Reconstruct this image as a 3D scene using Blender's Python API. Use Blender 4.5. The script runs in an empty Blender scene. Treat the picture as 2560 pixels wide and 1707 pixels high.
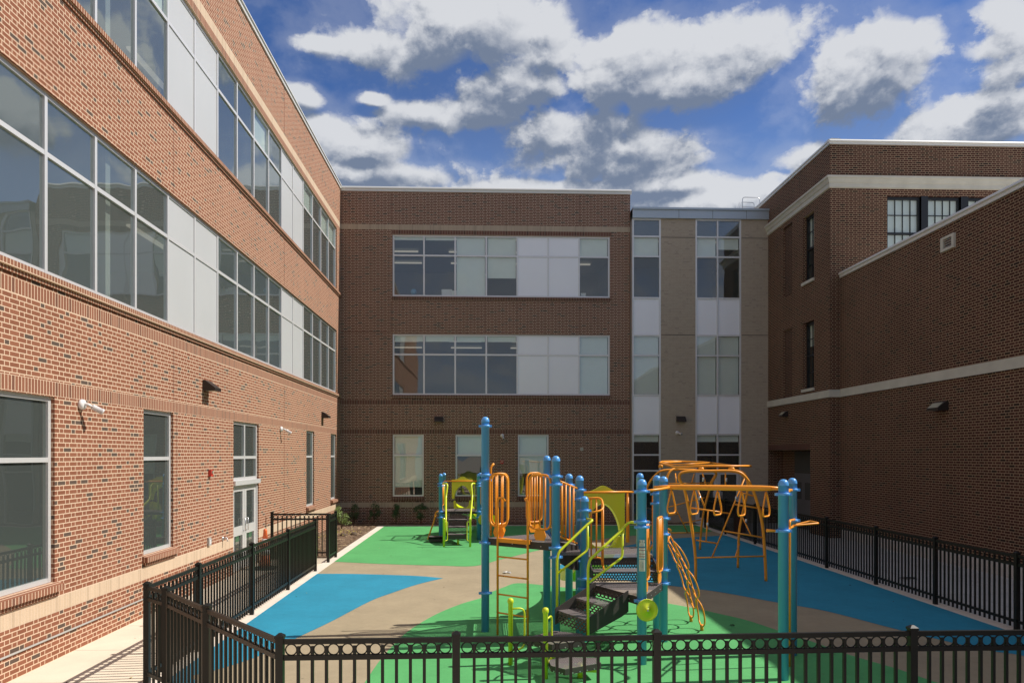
import bpy, math, random
from math import sin, cos, pi, sqrt, atan2, radians, floor
from mathutils import Vector, Matrix
random.seed(7)
sc = bpy.context.scene
COL = sc.collection
# ------------------------------------------------------------------ camera model (survey of the photograph)
F = 1830.6; TH = .0356; V0 = 1135.4; H = 2.83
S_, C_ = sin(TH), cos(TH)
def ray(u, v):
    r = (u-1280)/F
    return (C_*r+S_, -S_*r+C_, -(v-V0)/F)
def G(u, v, z=0.0):
    a = ray(u, v); t = (z-H)/a[2]; return (a[0]*t, a[1]*t)
def D(u, v, d):
    a = ray(u, v); return Vector((a[0]*d, a[1]*d, H+a[2]*d))
def PYp(u, v, Y):
    a = ray(u, v); t = Y/a[1]; return Vector((a[0]*t, Y, H+a[2]*t))
def AE(u, v):
    a = ray(u*1.08844, v*1.08844); return (atan2(a[0], a[1]), atan2(a[2], sqrt(a[0]**2+a[1]**2)))

# ------------------------------------------------------------------ materials
def newmat(name):
    m = bpy.data.materials.new(name); m.use_nodes = True
    nt = m.node_tree; return m, nt, nt.nodes['Principled BSDF']
def N(nt, t, **kw):
    n = nt.nodes.new(t)
    for k, v in kw.items():
        if k.startswith('i_'):
            key = k[2:]
            n.inputs[int(key) if key.isdigit() else key].default_value = v
        else: setattr(n, k, v)
    return n
def M(nt, op, a, b=None, c=None):
    n = nt.nodes.new('ShaderNodeMath'); n.operation = op
    for i, x in enumerate((a, b, c)):
        if x is None: continue
        if isinstance(x, (int, float)): n.inputs[i].default_value = x
        else: nt.links.new(x, n.inputs[i])
    return n.outputs[0]
def mixc(nt, fac, a, b, mode='MIX'):
    n = nt.nodes.new('ShaderNodeMix'); n.data_type = 'RGBA'; n.blend_type = mode
    for i, x in ((0, fac), (6, a), (7, b)):
        if isinstance(x, (int, float)): n.inputs[i].default_value = x
        elif isinstance(x, tuple): n.inputs[i].default_value = (x+(1,))[:4]
        else: nt.links.new(x, n.inputs[i])
    return n.outputs[2]
def noise(nt, vec, scale, detail=3, rough=.55):
    n = nt.nodes.new('ShaderNodeTexNoise'); n.inputs['Scale'].default_value = scale
    n.inputs['Detail'].default_value = detail; n.inputs['Roughness'].default_value = rough
    if vec is not None: nt.links.new(vec, n.inputs['Vector'])
    return n.outputs['Fac']
def bump(nt, b, height, strength=.3, dist=.01):
    n = nt.nodes.new('ShaderNodeBump'); n.inputs['Strength'].default_value = strength
    n.inputs['Distance'].default_value = dist
    nt.links.new(height, n.inputs['Height']); nt.links.new(n.outputs[0], b.inputs['Normal'])
def pos(nt):
    return nt.nodes.new('ShaderNodeNewGeometry').outputs['Position']

def plain(name, col, rough=.5, metal=0.0, var=.12, vs=3.0, bmp=0.0, bs=60, spec=.5, coat=0.0):
    m, nt, b = newmat(name)
    p = pos(nt)
    n = noise(nt, p, vs, 4)
    f = M(nt, 'MULTIPLY_ADD', n, 2*var, 1-var)
    c = nt.nodes.new('ShaderNodeVectorMath'); c.operation = 'SCALE'
    c.inputs[0].default_value = col; nt.links.new(f, c.inputs['Scale'])
    nt.links.new(c.outputs[0], b.inputs['Base Color'])
    b.inputs['Roughness'].default_value = rough; b.inputs['Metallic'].default_value = metal
    b.inputs['Specular IOR Level'].default_value = spec
    b.inputs['Coat Weight'].default_value = coat
    if bmp: bump(nt, b, noise(nt, p, bs, 3), bmp, .004)
    return m

def brick(name, c1, c2, cd, mort, bond='flemish', P=.292, ch=.0665, m=.0128, z0=0.0, hh=.2, dark=.09, stain=.12):
    mt, nt, b = newmat(name)
    g = nt.nodes.new('ShaderNodeNewGeometry')
    sp = N(nt, 'ShaderNodeSeparateXYZ'); nt.links.new(g.outputs['Position'], sp.inputs[0])
    sn = N(nt, 'ShaderNodeSeparateXYZ'); nt.links.new(g.outputs['True Normal'], sn.inputs[0])
    ax = M(nt, 'GREATER_THAN', M(nt, 'ABSOLUTE', sn.outputs[0]), .5)
    u = M(nt, 'ADD', M(nt, 'MULTIPLY', sp.outputs[1], ax), M(nt, 'MULTIPLY', sp.outputs[0], M(nt, 'SUBTRACT', 1.0, ax)))
    z = sp.outputs[2]
    wob = M(nt, 'MULTIPLY', M(nt, 'SUBTRACT', noise(nt, g.outputs['Position'], 18, 2), .5), .004)
    u = M(nt, 'ADD', u, wob); z = M(nt, 'ADD', z, wob)
    u = M(nt, 'ADD', u, 100.0)
    if bond == 'flemish':
        v = M(nt, 'DIVIDE', M(nt, 'ADD', z, 10*ch), ch)
        row = M(nt, 'FLOOR', v); fv = M(nt, 'SUBTRACT', v, row)
        uu = M(nt, 'ADD', M(nt, 'DIVIDE', u, P), M(nt, 'MULTIPLY', M(nt, 'MODULO', row, 2.0), .5))
        iu = M(nt, 'FLOOR', uu); s = M(nt, 'MULTIPLY', M(nt, 'SUBTRACT', uu, iu), P)
        sw = P*2/3
        hd = M(nt, 'GREATER_THAN', s, sw)
        dm = M(nt, 'MINIMUM', M(nt, 'MINIMUM', s, M(nt, 'SUBTRACT', P, s)), M(nt, 'ABSOLUTE', M(nt, 'SUBTRACT', s, sw)))
        dv = M(nt, 'MULTIPLY', M(nt, 'MINIMUM', fv, M(nt, 'SUBTRACT', 1.0, fv)), ch)
    else:
        w = ch
        uu = M(nt, 'DIVIDE', u, w); iu = M(nt, 'FLOOR', uu)
        s = M(nt, 'MULTIPLY', M(nt, 'SUBTRACT', uu, iu), w)
        dm = M(nt, 'MINIMUM', s, M(nt, 'SUBTRACT', w, s))
        v = M(nt, 'DIVIDE', M(nt, 'SUBTRACT', z, z0), hh)
        row = M(nt, 'FLOOR', v); fv = M(nt, 'SUBTRACT', v, row)
        dv = M(nt, 'MULTIPLY', M(nt, 'MINIMUM', fv, M(nt, 'SUBTRACT', 1.0, fv)), hh)
        hd = M(nt, 'MULTIPLY', row, .37)
    dist = M(nt, 'MINIMUM', dm, dv)
    mr = nt.nodes.new('ShaderNodeMapRange'); mr.interpolation_type = 'SMOOTHSTEP'
    nt.links.new(dist, mr.inputs[0]); mr.inputs[1].default_value = m*.36; mr.inputs[2].default_value = m*.66
    face = mr.outputs[0]      # 1 on the brick face
    cv = N(nt, 'ShaderNodeCombineXYZ')
    nt.links.new(iu, cv.inputs[0]); nt.links.new(row, cv.inputs[1]); nt.links.new(hd, cv.inputs[2])
    wn = N(nt, 'ShaderNodeTexWhiteNoise', noise_dimensions='3D'); nt.links.new(cv.outputs[0], wn.inputs['Vector'])
    r = wn.outputs['Value']
    cb = mixc(nt, r, c1, c2)
    dk = M(nt, 'LESS_THAN', r, dark)
    cb = mixc(nt, dk, cb, cd)
    fine = M(nt, 'MULTIPLY_ADD', noise(nt, g.outputs['Position'], 90, 3), .5, .75)
    cb = mixc(nt, 1.0, cb, fine, 'MULTIPLY')
    col = mixc(nt, face, mort, cb)
    st = M(nt, 'MULTIPLY_ADD', noise(nt, g.outputs['Position'], .6, 5, .6), 2*stain, 1-stain)
    col = mixc(nt, 1.0, col, st, 'MULTIPLY')
    nt.links.new(col, b.inputs['Base Color'])
    b.inputs['Roughness'].default_value = .9; b.inputs['Specular IOR Level'].default_value = .2
    bump(nt, b, face, .35, .004)
    return mt

def glass_mat(name, tint=(.62, .70, .68), ior=1.85, wav=.012, gl=(.85, .92, 1.0), film=.15):
    m, nt, b = newmat(name); nt.nodes.remove(b)
    out = nt.nodes['Material Output']
    tr = N(nt, 'ShaderNodeBsdfTransparent'); tr.inputs[0].default_value = tint+(1,)
    gs = N(nt, 'ShaderNodeBsdfGlossy'); gs.inputs['Roughness'].default_value = .004; gs.inputs['Color'].default_value = gl+(1,)
    bp = N(nt, 'ShaderNodeBump'); bp.inputs['Strength'].default_value = 1.0; bp.inputs['Distance'].default_value = wav
    nt.links.new(noise(nt, pos(nt), .9, 1), bp.inputs['Height']); nt.links.new(bp.outputs[0], gs.inputs['Normal'])
    ge = nt.nodes.new('ShaderNodeNewGeometry'); dt = N(nt, 'ShaderNodeVectorMath', operation='DOT_PRODUCT')
    nt.links.new(ge.outputs['Incoming'], dt.inputs[0]); nt.links.new(ge.outputs['Normal'], dt.inputs[1])
    f0 = ((ior-1)/(ior+1))**2      # Schlick, the same from both sides of a thin pane
    cs = M(nt, 'SUBTRACT', 1.0, M(nt, 'ABSOLUTE', dt.outputs['Value']))
    fres = M(nt, 'MULTIPLY_ADD', M(nt, 'POWER', cs, 5.0), 1-f0, f0)
    mx = N(nt, 'ShaderNodeMixShader')
    df = N(nt, 'ShaderNodeBsdfDiffuse'); df.inputs[0].default_value = (.36, .42, .40, 1)
    mf = N(nt, 'ShaderNodeMixShader'); mf.inputs[0].default_value = film  # pale coat as dust, raised to lighten panes like reflected sky
    nt.links.new(tr.outputs[0], mf.inputs[1]); nt.links.new(df.outputs[0], mf.inputs[2])
    nt.links.new(fres, mx.inputs[0]); nt.links.new(mf.outputs[0], mx.inputs[1]); nt.links.new(gs.outputs[0], mx.inputs[2])
    nt.links.new(mx.outputs[0], out.inputs[0])
    return m

def perf_mat(name, col, holes=True, pitch=.034, rad=.011, plane='xy'):
    """coated expanded-metal sheet with real round holes"""
    m, nt, b = newmat(name)
    g = pos(nt); sp = N(nt, 'ShaderNodeSeparateXYZ'); nt.links.new(g, sp.inputs[0])
    gn = nt.nodes.new('ShaderNodeNewGeometry'); sn = N(nt, 'ShaderNodeSeparateXYZ'); nt.links.new(gn.outputs['True Normal'], sn.inputs[0])
    up = M(nt, 'GREATER_THAN', M(nt, 'ABSOLUTE', sn.outputs[2]), .5)
    a = M(nt, 'ADD', sp.outputs[0], 50.0)
    bb = M(nt, 'ADD', M(nt, 'ADD', M(nt, 'MULTIPLY', sp.outputs[1], up), M(nt, 'MULTIPLY', sp.outputs[2], M(nt, 'SUBTRACT', 1.0, up))), 50.0)
    v = M(nt, 'DIVIDE', bb, pitch*.866); row = M(nt, 'FLOOR', v); fv = M(nt, 'SUBTRACT', M(nt, 'SUBTRACT', v, row), .5)
    uu = M(nt, 'ADD', M(nt, 'DIVIDE', a, pitch), M(nt, 'MULTIPLY', M(nt, 'MODULO', row, 2.0), .5))
    fu = M(nt, 'SUBTRACT', M(nt, 'FRACT', uu), .5)
    d = M(nt, 'SQRT', M(nt, 'ADD', M(nt, 'POWER', fu, 2.0), M(nt, 'POWER', M(nt, 'MULTIPLY', fv, .866), 2.0)))
    hole = M(nt, 'LESS_THAN', d, rad/pitch)
    n = noise(nt, g, 6, 3)
    c = mixc(nt, n, tuple(x*.85 for x in col), tuple(x*1.15 for x in col))
    nt.links.new(c, b.inputs['Base Color']); b.inputs['Roughness'].default_value = .6
    bump(nt, b, d, .3, .004)
    if holes:
        nt.links.new(M(nt, 'SUBTRACT', 1.0, hole), b.inputs['Alpha'])
    return m

def rubber(name, col):
    m, nt, b = newmat(name)
    p = pos(nt)
    n1 = noise(nt, p, 140, 2, .7); n2 = noise(nt, p, 1.1, 5, .65); n3 = noise(nt, p, 9, 4, .6)
    f = M(nt, 'ADD', M(nt, 'MULTIPLY', n1, .5), M(nt, 'ADD', M(nt, 'MULTIPLY', n2, .50), M(nt, 'MULTIPLY', n3, .24)))
    f = M(nt, 'ADD', f, .38)
    c = mixc(nt, 1.0, col, f, 'MULTIPLY')
    vo = nt.nodes.new('ShaderNodeTexVoronoi'); vo.inputs['Scale'].default_value = 2.2; nt.links.new(p, vo.inputs['Vector'])
    sp = M(nt, 'LESS_THAN', vo.outputs['Distance'], .045)
    c = mixc(nt, M(nt, 'MULTIPLY', sp, .45), c, (.09, .08, .06))
    nt.links.new(c, b.inputs['Base Color']); b.inputs['Roughness'].default_value = .85
    b.inputs['Specular IOR Level'].default_value = .35
    bump(nt, b, n1, .5, .004)
    return m

def concrete(name, col, jx=0, jy=0):
    m, nt, b = newmat(name)
    p = pos(nt)
    n1 = noise(nt, p, 1.3, 6, .6); n2 = noise(nt, p, 60, 3, .6)
    f = M(nt, 'ADD', M(nt, 'MULTIPLY', n1, .42), M(nt, 'ADD', M(nt, 'MULTIPLY', n2, .22), .66))
    sp = N(nt, 'ShaderNodeSeparateXYZ'); nt.links.new(p, sp.inputs[0])
    if jy:
        fy = M(nt, 'FRACT', M(nt, 'DIVIDE', M(nt, 'ADD', sp.outputs[1], 50.0), jy))
        j = M(nt, 'LESS_THAN', fy, .012/jy)
        f = M(nt, 'MULTIPLY', f, M(nt, 'SUBTRACT', 1.0, M(nt, 'MULTIPLY', j, .6)))
    if jx:
        fx = M(nt, 'FRACT', M(nt, 'DIVIDE', M(nt, 'ADD', sp.outputs[0], 50.3), jx))
        j = M(nt, 'LESS_THAN', fx, .012/jx)
        f = M(nt, 'MULTIPLY', f, M(nt, 'SUBTRACT', 1.0, M(nt, 'MULTIPLY', j, .6)))
    c = mixc(nt, 1.0, col, f, 'MULTIPLY')
    nt.links.new(c, b.inputs['Base Color']); b.inputs['Roughness'].default_value = .9
    b.inputs['Specular IOR Level'].default_value = .25
    bump(nt, b, n2, .4, .003)
    return m

MATS = {}
BR1, BR2, BRD, MOR = (.225, .086, .048), (.285, .113, .064), (.11, .076, .058), (.68, .50, .355)
MATS['joint'] = plain('sealant_joint', (.13, .055, .04), .8)
MATS['brick'] = brick('red_brick', BR1, BR2, BRD, MOR)
MATS['bsol_a'] = brick('soldier_low', (.22, .088, .052), (.27, .11, .065), (.17, .075, .048), MOR, 'stack', z0=3.63, hh=.20)
MATS['bsol_b'] = brick('soldier_mid', (.22, .088, .052), (.27, .11, .065), (.17, .075, .048), MOR, 'stack', z0=4.86, hh=.20)
MATS['bsol_c'] = brick('soldier_top', (.22, .088, .052), (.27, .11, .065), (.17, .075, .048), MOR, 'stack', z0=11.84, hh=.19)
MATS['tan_a'] = brick('tan_soldier_base', (.56, .42, .29), (.62, .47, .33), (.52, .39, .27), (.66, .53, .40), 'stack', z0=.65, hh=.21, m=.007)
MATS['tan_b'] = brick('tan_soldier_top', (.56, .42, .29), (.62, .47, .33), (.52, .39, .27), (.66, .53, .40), 'stack', z0=12.03, hh=.22, m=.007)
for k_, z_, h_ in (('a', 3.66, .20), ('b', 4.86, .20), ('c', 11.84, .19)): MATS['dsol_'+k_] = brick('shaded_soldier_'+k_, (.11, .046, .034), (.145, .06, .043), (.08, .04, .032), (.42, .32, .25), 'stack', z0=z_, hh=h_)  # soldier courses again, end wing's shade put into a darker colour
MATS['dsill'] = brick('shaded_rowlock', (.11, .048, .036), (.14, .06, .045), (.08, .04, .03), (.42, .33, .26), 'stack', z0=-.03, hh=.4)  # sill bricks again, darkened in colour for the shaded wing
MATS['dtan_a'] = brick('shaded_tan_base', (.40, .32, .24), (.45, .36, .27), (.36, .29, .22), (.50, .42, .33), 'stack', z0=.66, hh=.21, m=.007)  # both tan bands again, dimmed in colour for the shaded wing
MATS['dtan_b'] = brick('shaded_tan_top', (.40, .32, .24), (.45, .36, .27), (.36, .29, .22), (.50, .42, .33), 'stack', z0=12.03, hh=.22, m=.007)
MATS['sill'] = brick('rowlock_sill', (.24, .10, .06), (.28, .12, .07), (.19, .09, .06), MOR, 'stack', z0=-.03, hh=.4)
BB1, BB2 = (.125, .054, .037), (.175, .076, .052)  # darker copy of the red brick, the wing's shade in its colour
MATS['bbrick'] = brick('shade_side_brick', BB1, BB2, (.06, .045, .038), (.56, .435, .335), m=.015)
MATS['tanbrick'] = brick('taupe_brick', (.385, .32, .25), (.43, .36, .28), (.34, .285, .23), (.46, .395, .315), m=.011, stain=.05, dark=.04)
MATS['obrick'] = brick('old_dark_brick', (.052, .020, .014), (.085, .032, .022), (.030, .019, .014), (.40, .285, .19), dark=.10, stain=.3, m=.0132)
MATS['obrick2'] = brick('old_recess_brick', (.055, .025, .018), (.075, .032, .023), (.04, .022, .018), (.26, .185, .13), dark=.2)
MATS['osol'] = brick('old_lintel', (.09, .038, .028), (.11, .045, .032), (.06, .03, .025), (.25, .18, .14), 'stack', z0=3.0, hh=.22)
MATS['stone'] = plain('limestone', (.56, .54, .47), .85, var=.2, vs=2.5, bmp=.3)
MATS['coping'] = plain('coping_metal', (.74, .72, .67), .38, .2, var=.05)
MATS['fascia'] = plain('fascia_metal', (.44, .50, .56), .42, .35, var=.06, vs=.7)
MATS['frame'] = plain('window_aluminium', (.72, .71, .70), .42, .35, var=.05)
MATS['panel'] = plain('white_metal_panel', (.56, .565, .56), .45, .15, var=.05, vs=.8)
MATS['bpanel'] = plain('pale_spandrel', (.90, .92, .97), .28, .0, var=.04, vs=.8)
MATS['glass'] = glass_mat('window_glass', (.78, .84, .81), ior=2.5, film=.20, wav=.007, gl=(.93, 1.0, 1.04))
MATS['bglass'] = glass_mat('end_wing_glass', (.93, .97, .95), ior=2.15, film=.08, wav=.004, gl=(.97, .95, .92))
MATS['gglass'] = glass_mat('ground_glass', (.50, .55, .50), 2.0, .004, film=.16, gl=(.9,.92,.85))
MATS['mglass'] = glass_mat('sky_glass', (.5, .6, .62), 2.6, .01)
MATS['blind'] = plain('roller_blind', (.90, .95, .90), .8, var=.05)
MATS['interior'] = plain('room_paint', (.34, .35, .32), .9, var=.1, vs=.5)
MATS['dark'] = plain('dark_room', (.06, .06, .055), .9)
MATS['doorgrey'] = plain('door_grey', (.11, .11, .115), .5)
MATS['ifloor'] = plain('room_floor', (.20, .17, .13), .6)
MATS['black'] = plain('black_fence_paint', (.009, .009, .007), .42, var=.3, vs=8, spec=.32)
MATS['bsash'] = plain('black_sash', (.012, .013, .015), .4)
MATS['bronze'] = plain('bronze_lamp', (.045, .035, .03), .45, .4)
MATS['lens'] = plain('lamp_lens', (.42, .40, .30), .3)
MATS['white'] = plain('white_plastic', (.72, .70, .68), .4, var=.04)
MATS['camblack'] = plain('camera_lens', (.01, .01, .012), .15)
MATS['red'] = plain('alarm_red', (.55, .045, .03), .4)
MATS['greyp'] = plain('grey_box', (.42, .41, .38), .5)
MATS['blue'] = plain('post_blue', (.10, .37, .80), .30, var=.08, vs=5, coat=.35)
MATS['orange'] = plain('orange_powder', (.93, .345, .025), .36, var=.07, vs=6, coat=.1, spec=.4)
MATS['lime'] = plain('lime_plastic', (.66, .74, .02), .38, var=.06, vs=5, coat=.2)
MATS['deck'] = perf_mat('deck_coated', (.20, .17, .165), True, .030, .0085)
MATS['riser'] = perf_mat('riser_coated', (.085, .072, .068), True, .042, .0125)
MATS['dkpl'] = plain('dark_vinyl', (.05, .042, .038), .55, var=.15, vs=9)
MATS['steel'] = plain('clamp_steel', (.6, .6, .6), .3, .8)
MATS['green'] = rubber('green_rubber', (.092, .365, .12))
MATS['bluer'] = rubber('blue_rubber', (.022, .245, .37))
MATS['beige'] = rubber('beige_rubber', (.35, .285, .185))
MATS['walk'] = concrete('walk_concrete', (.74, .64, .50), jy=1.52)
MATS['walk2'] = concrete('side_concrete', (.52, .50, .47), jx=1.2, jy=1.5)
MATS['kerb'] = concrete('kerb_concrete', (.74, .66, .56), jy=3.0)
MATS['ground'] = concrete('yard_concrete', (.36, .33, .29), jy=3.0)
MATS['mulch'] = plain('mulch_bed', (.16, .105, .065), .95, var=.5, vs=14, bmp=1.0, bs=40)
MATS['chip'] = plain('mulch_chip', (.20, .125, .075), .95, var=.5, vs=30)
MATS['leaf'] = plain('shrub_leaf', (.045, .095, .03), .55, var=.5, vs=20)
MATS['leaf2'] = plain('pale_leaf', (.20, .28, .075), .5, var=.4, vs=20)
MATS['stem'] = plain('shrub_stem', (.10, .07, .045), .9)
MATS['yleaf'] = plain('yellow_weed', (.42, .36, .05), .7, var=.3, vs=30)
MATS['cone'] = plain('cone_orange', (.70, .13, .03), .45)
MATS['rubberb'] = plain('black_rubber', (.02, .02, .02), .8)
MATS['paper'] = plain('paper', (.8, .8, .78), .9)
MATS['globe'] = plain('globe_blue', (.15, .35, .5), .5)
MATS['card'] = plain('cardboard', (.45, .33, .2), .9)
MATS['hydr'] = plain('dull_red_paint', (.28, .06, .04), .5)
MATS['label'] = plain('label_white', (.62, .62, .55), .4)
MATS['ink'] = plain('label_ink', (.03, .035, .035), .5)
MATS['inkred'] = plain('label_red', (.35, .06, .04), .5)
def emis(name, col, s):
    m, nt, b = newmat(name); b.inputs['Emission Color'].default_value = col+(1,)
    b.inputs['Emission Strength'].default_value = s; b.inputs['Base Color'].default_value = (.5, .5, .45, 1); return m
MATS['tube'] = emis('ceiling_lamp', (1, .90, .74), .24)

# ------------------------------------------------------------------ mesh builder
class MB:
    def __init__(s): s.v = []; s.f = []; s.m = []; s.sm = []; s.mats = []
    def mi(s, mat):
        if mat not in s.mats: s.mats.append(mat)
        return s.mats.index(mat)
    def face(s, pts, mat, sm=False):
        b = len(s.v); s.v += [tuple(p) for p in pts]
        s.f.append(tuple(range(b, b+len(pts)))); s.m.append(s.mi(mat)); s.sm.append(sm)
    def box(s, a, b, mat, faces='xXyYzZ'):
        x0, x1 = sorted((a[0], b[0])); y0, y1 = sorted((a[1], b[1])); z0, z1 = sorted((a[2], b[2]))
        q = [(x0,y0,z0),(x1,y0,z0),(x1,y1,z0),(x0,y1,z0),(x0,y0,z1),(x1,y0,z1),(x1,y1,z1),(x0,y1,z1)]
        for k, ix in dict(z=(0,3,2,1), Z=(4,5,6,7), y=(0,1,5,4), X=(1,2,6,5), Y=(2,3,7,6), x=(3,0,4,7)).items():
            if k in faces: s.face([q[i] for i in ix], mat)
        return s
    def prism(s, poly, z0, z1, mat, side=None):
        """vertical prism over a plan polygon (ccw)"""
        a = sum(poly[i][0]*poly[(i+1) % len(poly)][1]-poly[(i+1) % len(poly)][0]*poly[i][1] for i in range(len(poly)))
        if a < 0: poly = poly[::-1]
        s.face([(x, y, z1) for x, y in poly], mat); s.face([(x, y, z0) for x, y in poly[::-1]], side or mat)
        for i in range(len(poly)):
            p, q = poly[i], poly[(i+1) % len(poly)]
            s.face([(p[0],p[1],z0),(q[0],q[1],z0),(q[0],q[1],z1),(p[0],p[1],z1)], side or mat)
        return s
    def slab(s, pts, off, mat):
        """extrude a planar polygon by a vector"""
        off = Vector(off); P = [Vector(p) for p in pts]; Q = [p+off for p in P]
        s.face(P[::-1], mat); s.face(Q, mat)
        for i in range(len(P)):
            j = (i+1) % len(P); s.face([P[i], P[j], Q[j], Q[i]], mat)
        return s
    def obox(s, c, ax, ay, az, mat):
        c, ax, ay, az = map(Vector, (c, ax, ay, az))
        q = [c+sx*ax+sy*ay+sz*az for sz in (-1, 1) for sx, sy in ((-1,-1),(1,-1),(1,1),(-1,1))]
        for ix in ((0,3,2,1),(4,5,6,7),(0,1,5,4),(1,2,6,5),(2,3,7,6),(3,0,4,7)): s.face([q[i] for i in ix], mat)
        return s
    def bar(s, a, b, w, h, mat):
        """square bar from a to b; w = width sideways, h = height"""
        a, b = Vector(a), Vector(b); d = b-a
        up = Vector((0,0,1))
        if abs(d.normalized().z) > .95: up = Vector((0,1,0))
        sd = d.cross(up).normalized(); up = sd.cross(d).normalized()
        return s.obox((a+b)/2, d/2, sd*w/2, up*h/2, mat)
    def tube(s, pts, r, mat, n=8, closed=False, cap=True):
        P = [Vector(p) for p in pts]
        P = [p for i, p in enumerate(P) if i == 0 or (p-P[i-1]).length > 1e-5]
        k = len(P); rr = r if isinstance(r, (list, tuple)) else [r]*k
        T = []
        for i in range(k):
            if closed: t = P[(i+1) % k]-P[i-1]
            else: t = P[min(i+1, k-1)]-P[max(i-1, 0)]
            T.append(t.normalized())
        nv = T[0].orthogonal().normalized(); b0 = len(s.v); mi = s.mi(mat)
        for i in range(k):
            nv = (nv-T[i]*nv.dot(T[i])).normalized(); bv = T[i].cross(nv)
            for j in range(n):
                a = 2*pi*j/n; s.v.append(tuple(P[i]+(nv*cos(a)+bv*sin(a))*rr[i]))
        for i in range(k if closed else k-1):
            i2 = (i+1) % k
            sh = 0
            if closed and i == k-1:   # match the seam
                v0 = Vector(s.v[b0+i*n])
                sh = min(range(n), key=lambda q: (Vector(s.v[b0+q])-v0).length)
            for j in range(n):
                j2 = (j+1) % n
                s.f.append((b0+i*n+j, b0+i*n+j2, b0+i2*n+(j2+sh) % n, b0+i2*n+(j+sh) % n)); s.m.append(mi); s.sm.append(True)
        if cap and not closed:
            s.f.append(tuple(b0+j for j in range(n))[::-1]); s.m.append(mi); s.sm.append(False)
            s.f.append(tuple(b0+(k-1)*n+j for j in range(n))); s.m.append(mi); s.sm.append(False)
        return s
    def lathe(s, c, prof, mat, n=20, axis=(0,0,1)):
        c = Vector(c); ax = Vector(axis).normalized(); u = ax.orthogonal().normalized(); w = ax.cross(u)
        b0 = len(s.v); mi = s.mi(mat)
        for r, z in prof:
            for j in range(n):
                a = 2*pi*j/n; s.v.append(tuple(c+ax*z+(u*cos(a)+w*sin(a))*max(r, 1e-4)))
        for i in range(len(prof)-1):
            for j in range(n):
                j2 = (j+1) % n; s.f.append((b0+i*n+j, b0+i*n+j2, b0+(i+1)*n+j2, b0+(i+1)*n+j)); s.m.append(mi); s.sm.append(True)
        for e in (0, len(prof)-1):
            if prof[e][0] > .002:
                t = tuple(b0+e*n+j for j in range(n)); s.f.append(t if e else t[::-1]); s.m.append(mi); s.sm.append(False)
        return s
    def build(s, name, parent=None, loc=None):
        me = bpy.data.meshes.new(name)
        o3 = Vector(loc) if loc is not None else (Vector(ORG[parent.name]) if parent else Vector((0, 0, 0)))
        me.from_pydata([tuple(Vector(p)-o3) for p in s.v], [], s.f)
        for m in s.mats: me.materials.append(MATS[m])
        for p, mi, sm in zip(me.polygons, s.m, s.sm): p.material_index = mi; p.use_smooth = sm
        me.update()
        o = bpy.data.objects.new(name, me); COL.objects.link(o)
        if parent: o.parent = parent
        else: o.location = o3
        ORG[o.name] = tuple(o3)
        return o
ORG = {}
def thing(name, label, cat, loc=(0, 0, 0), group=None):
    o = bpy.data.objects.new(name, None); COL.objects.link(o); o.location = loc; o.empty_display_size = .3
    o['label'] = label; o['category'] = cat
    if group: o['group'] = group
    ORG[o.name] = tuple(loc); return o
def tag(o, label, cat, group=None):
    o['label'] = label; o['category'] = cat
    if group: o['group'] = group
    return o
def struct(o): o['kind'] = 'structure'; return o
def stuff(o, label, cat): o['kind'] = 'stuff'; o['label'] = label; o['category'] = cat; return o

def fillet(pts, r, n=5, closed=False):
    P = [Vector(p) for p in pts]; k = len(P); out = []
    for i in range(k):
        if not closed and i in (0, k-1): out.append(P[i]); continue
        a, b, c = P[i-1], P[i], P[(i+1) % k]
        d1, d2 = (a-b), (c-b); rr = min(r, d1.length*.48, d2.length*.48)
        p1, p2 = b+d1.normalized()*rr, b+d2.normalized()*rr
        for j in range(n+1):
            t = j/n; out.append(p1*(1-t)**2+b*2*t*(1-t)+p2*t*t)
    return out

# ------------------------------------------------------------------ walls with openings
def wp(ax, const, n, u, z, dep=0.0):
    return (const-n*dep, u, z) if ax == 'x' else (u, const-n*dep, z)
def wall(mb, ax, const, n, u0, u1, z0, z1, ops, zones, base, reveal=.12, rmat=None):
    us = {u0, u1}; zs = {z0, z1}
    for a, b, c, d in ops: us |= {a, b}; zs |= {c, d}
    for a, b, c, d, m in zones: us |= {max(a, u0), min(b, u1)}; zs |= {c, d}
    us = sorted(x for x in us if u0 <= x <= u1); zs = sorted(x for x in zs if z0 <= x <= z1)
    for i in range(len(us)-1):
        for j in range(len(zs)-1):
            cu, cz = (us[i]+us[i+1])/2, (zs[j]+zs[j+1])/2
            if any(a < cu < b and c < cz < d for a, b, c, d in ops): continue
            mat = base
            for a, b, c, d, m in zones:
                if a < cu < b and c < cz < d: mat = m
            q = [wp(ax, const, n, us[i], zs[j]), wp(ax, const, n, us[i+1], zs[j]), wp(ax, const, n, us[i+1], zs[j+1]), wp(ax, const, n, us[i], zs[j+1])]
            if (ax == 'x' and n < 0) or (ax == 'y' and n > 0): q = q[::-1]
            mb.face(q, mat)
    for a, b, c, d in ops:
        W = lambda u, z, e: wp(ax, const, n, u, z, e)
        for (p, q) in (((a, c), (b, c)), ((b, c), (b, d)), ((b, d), (a, d)), ((a, d), (a, c))):
            mb.face([W(*p, 0), W(*q, 0), W(*q, reveal), W(*p, reveal)], rmat or base)
def wbox(mb, ax, const, n, u0, u1, z0, z1, d0, d1, mat):
    """box on a wall; d0..d1 measured outward (positive) from the wall face"""
    return mb.box(wp(ax, const, n, u0, z0, -d0), wp(ax, const, n, u1, z1, -d1), mat)

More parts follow.
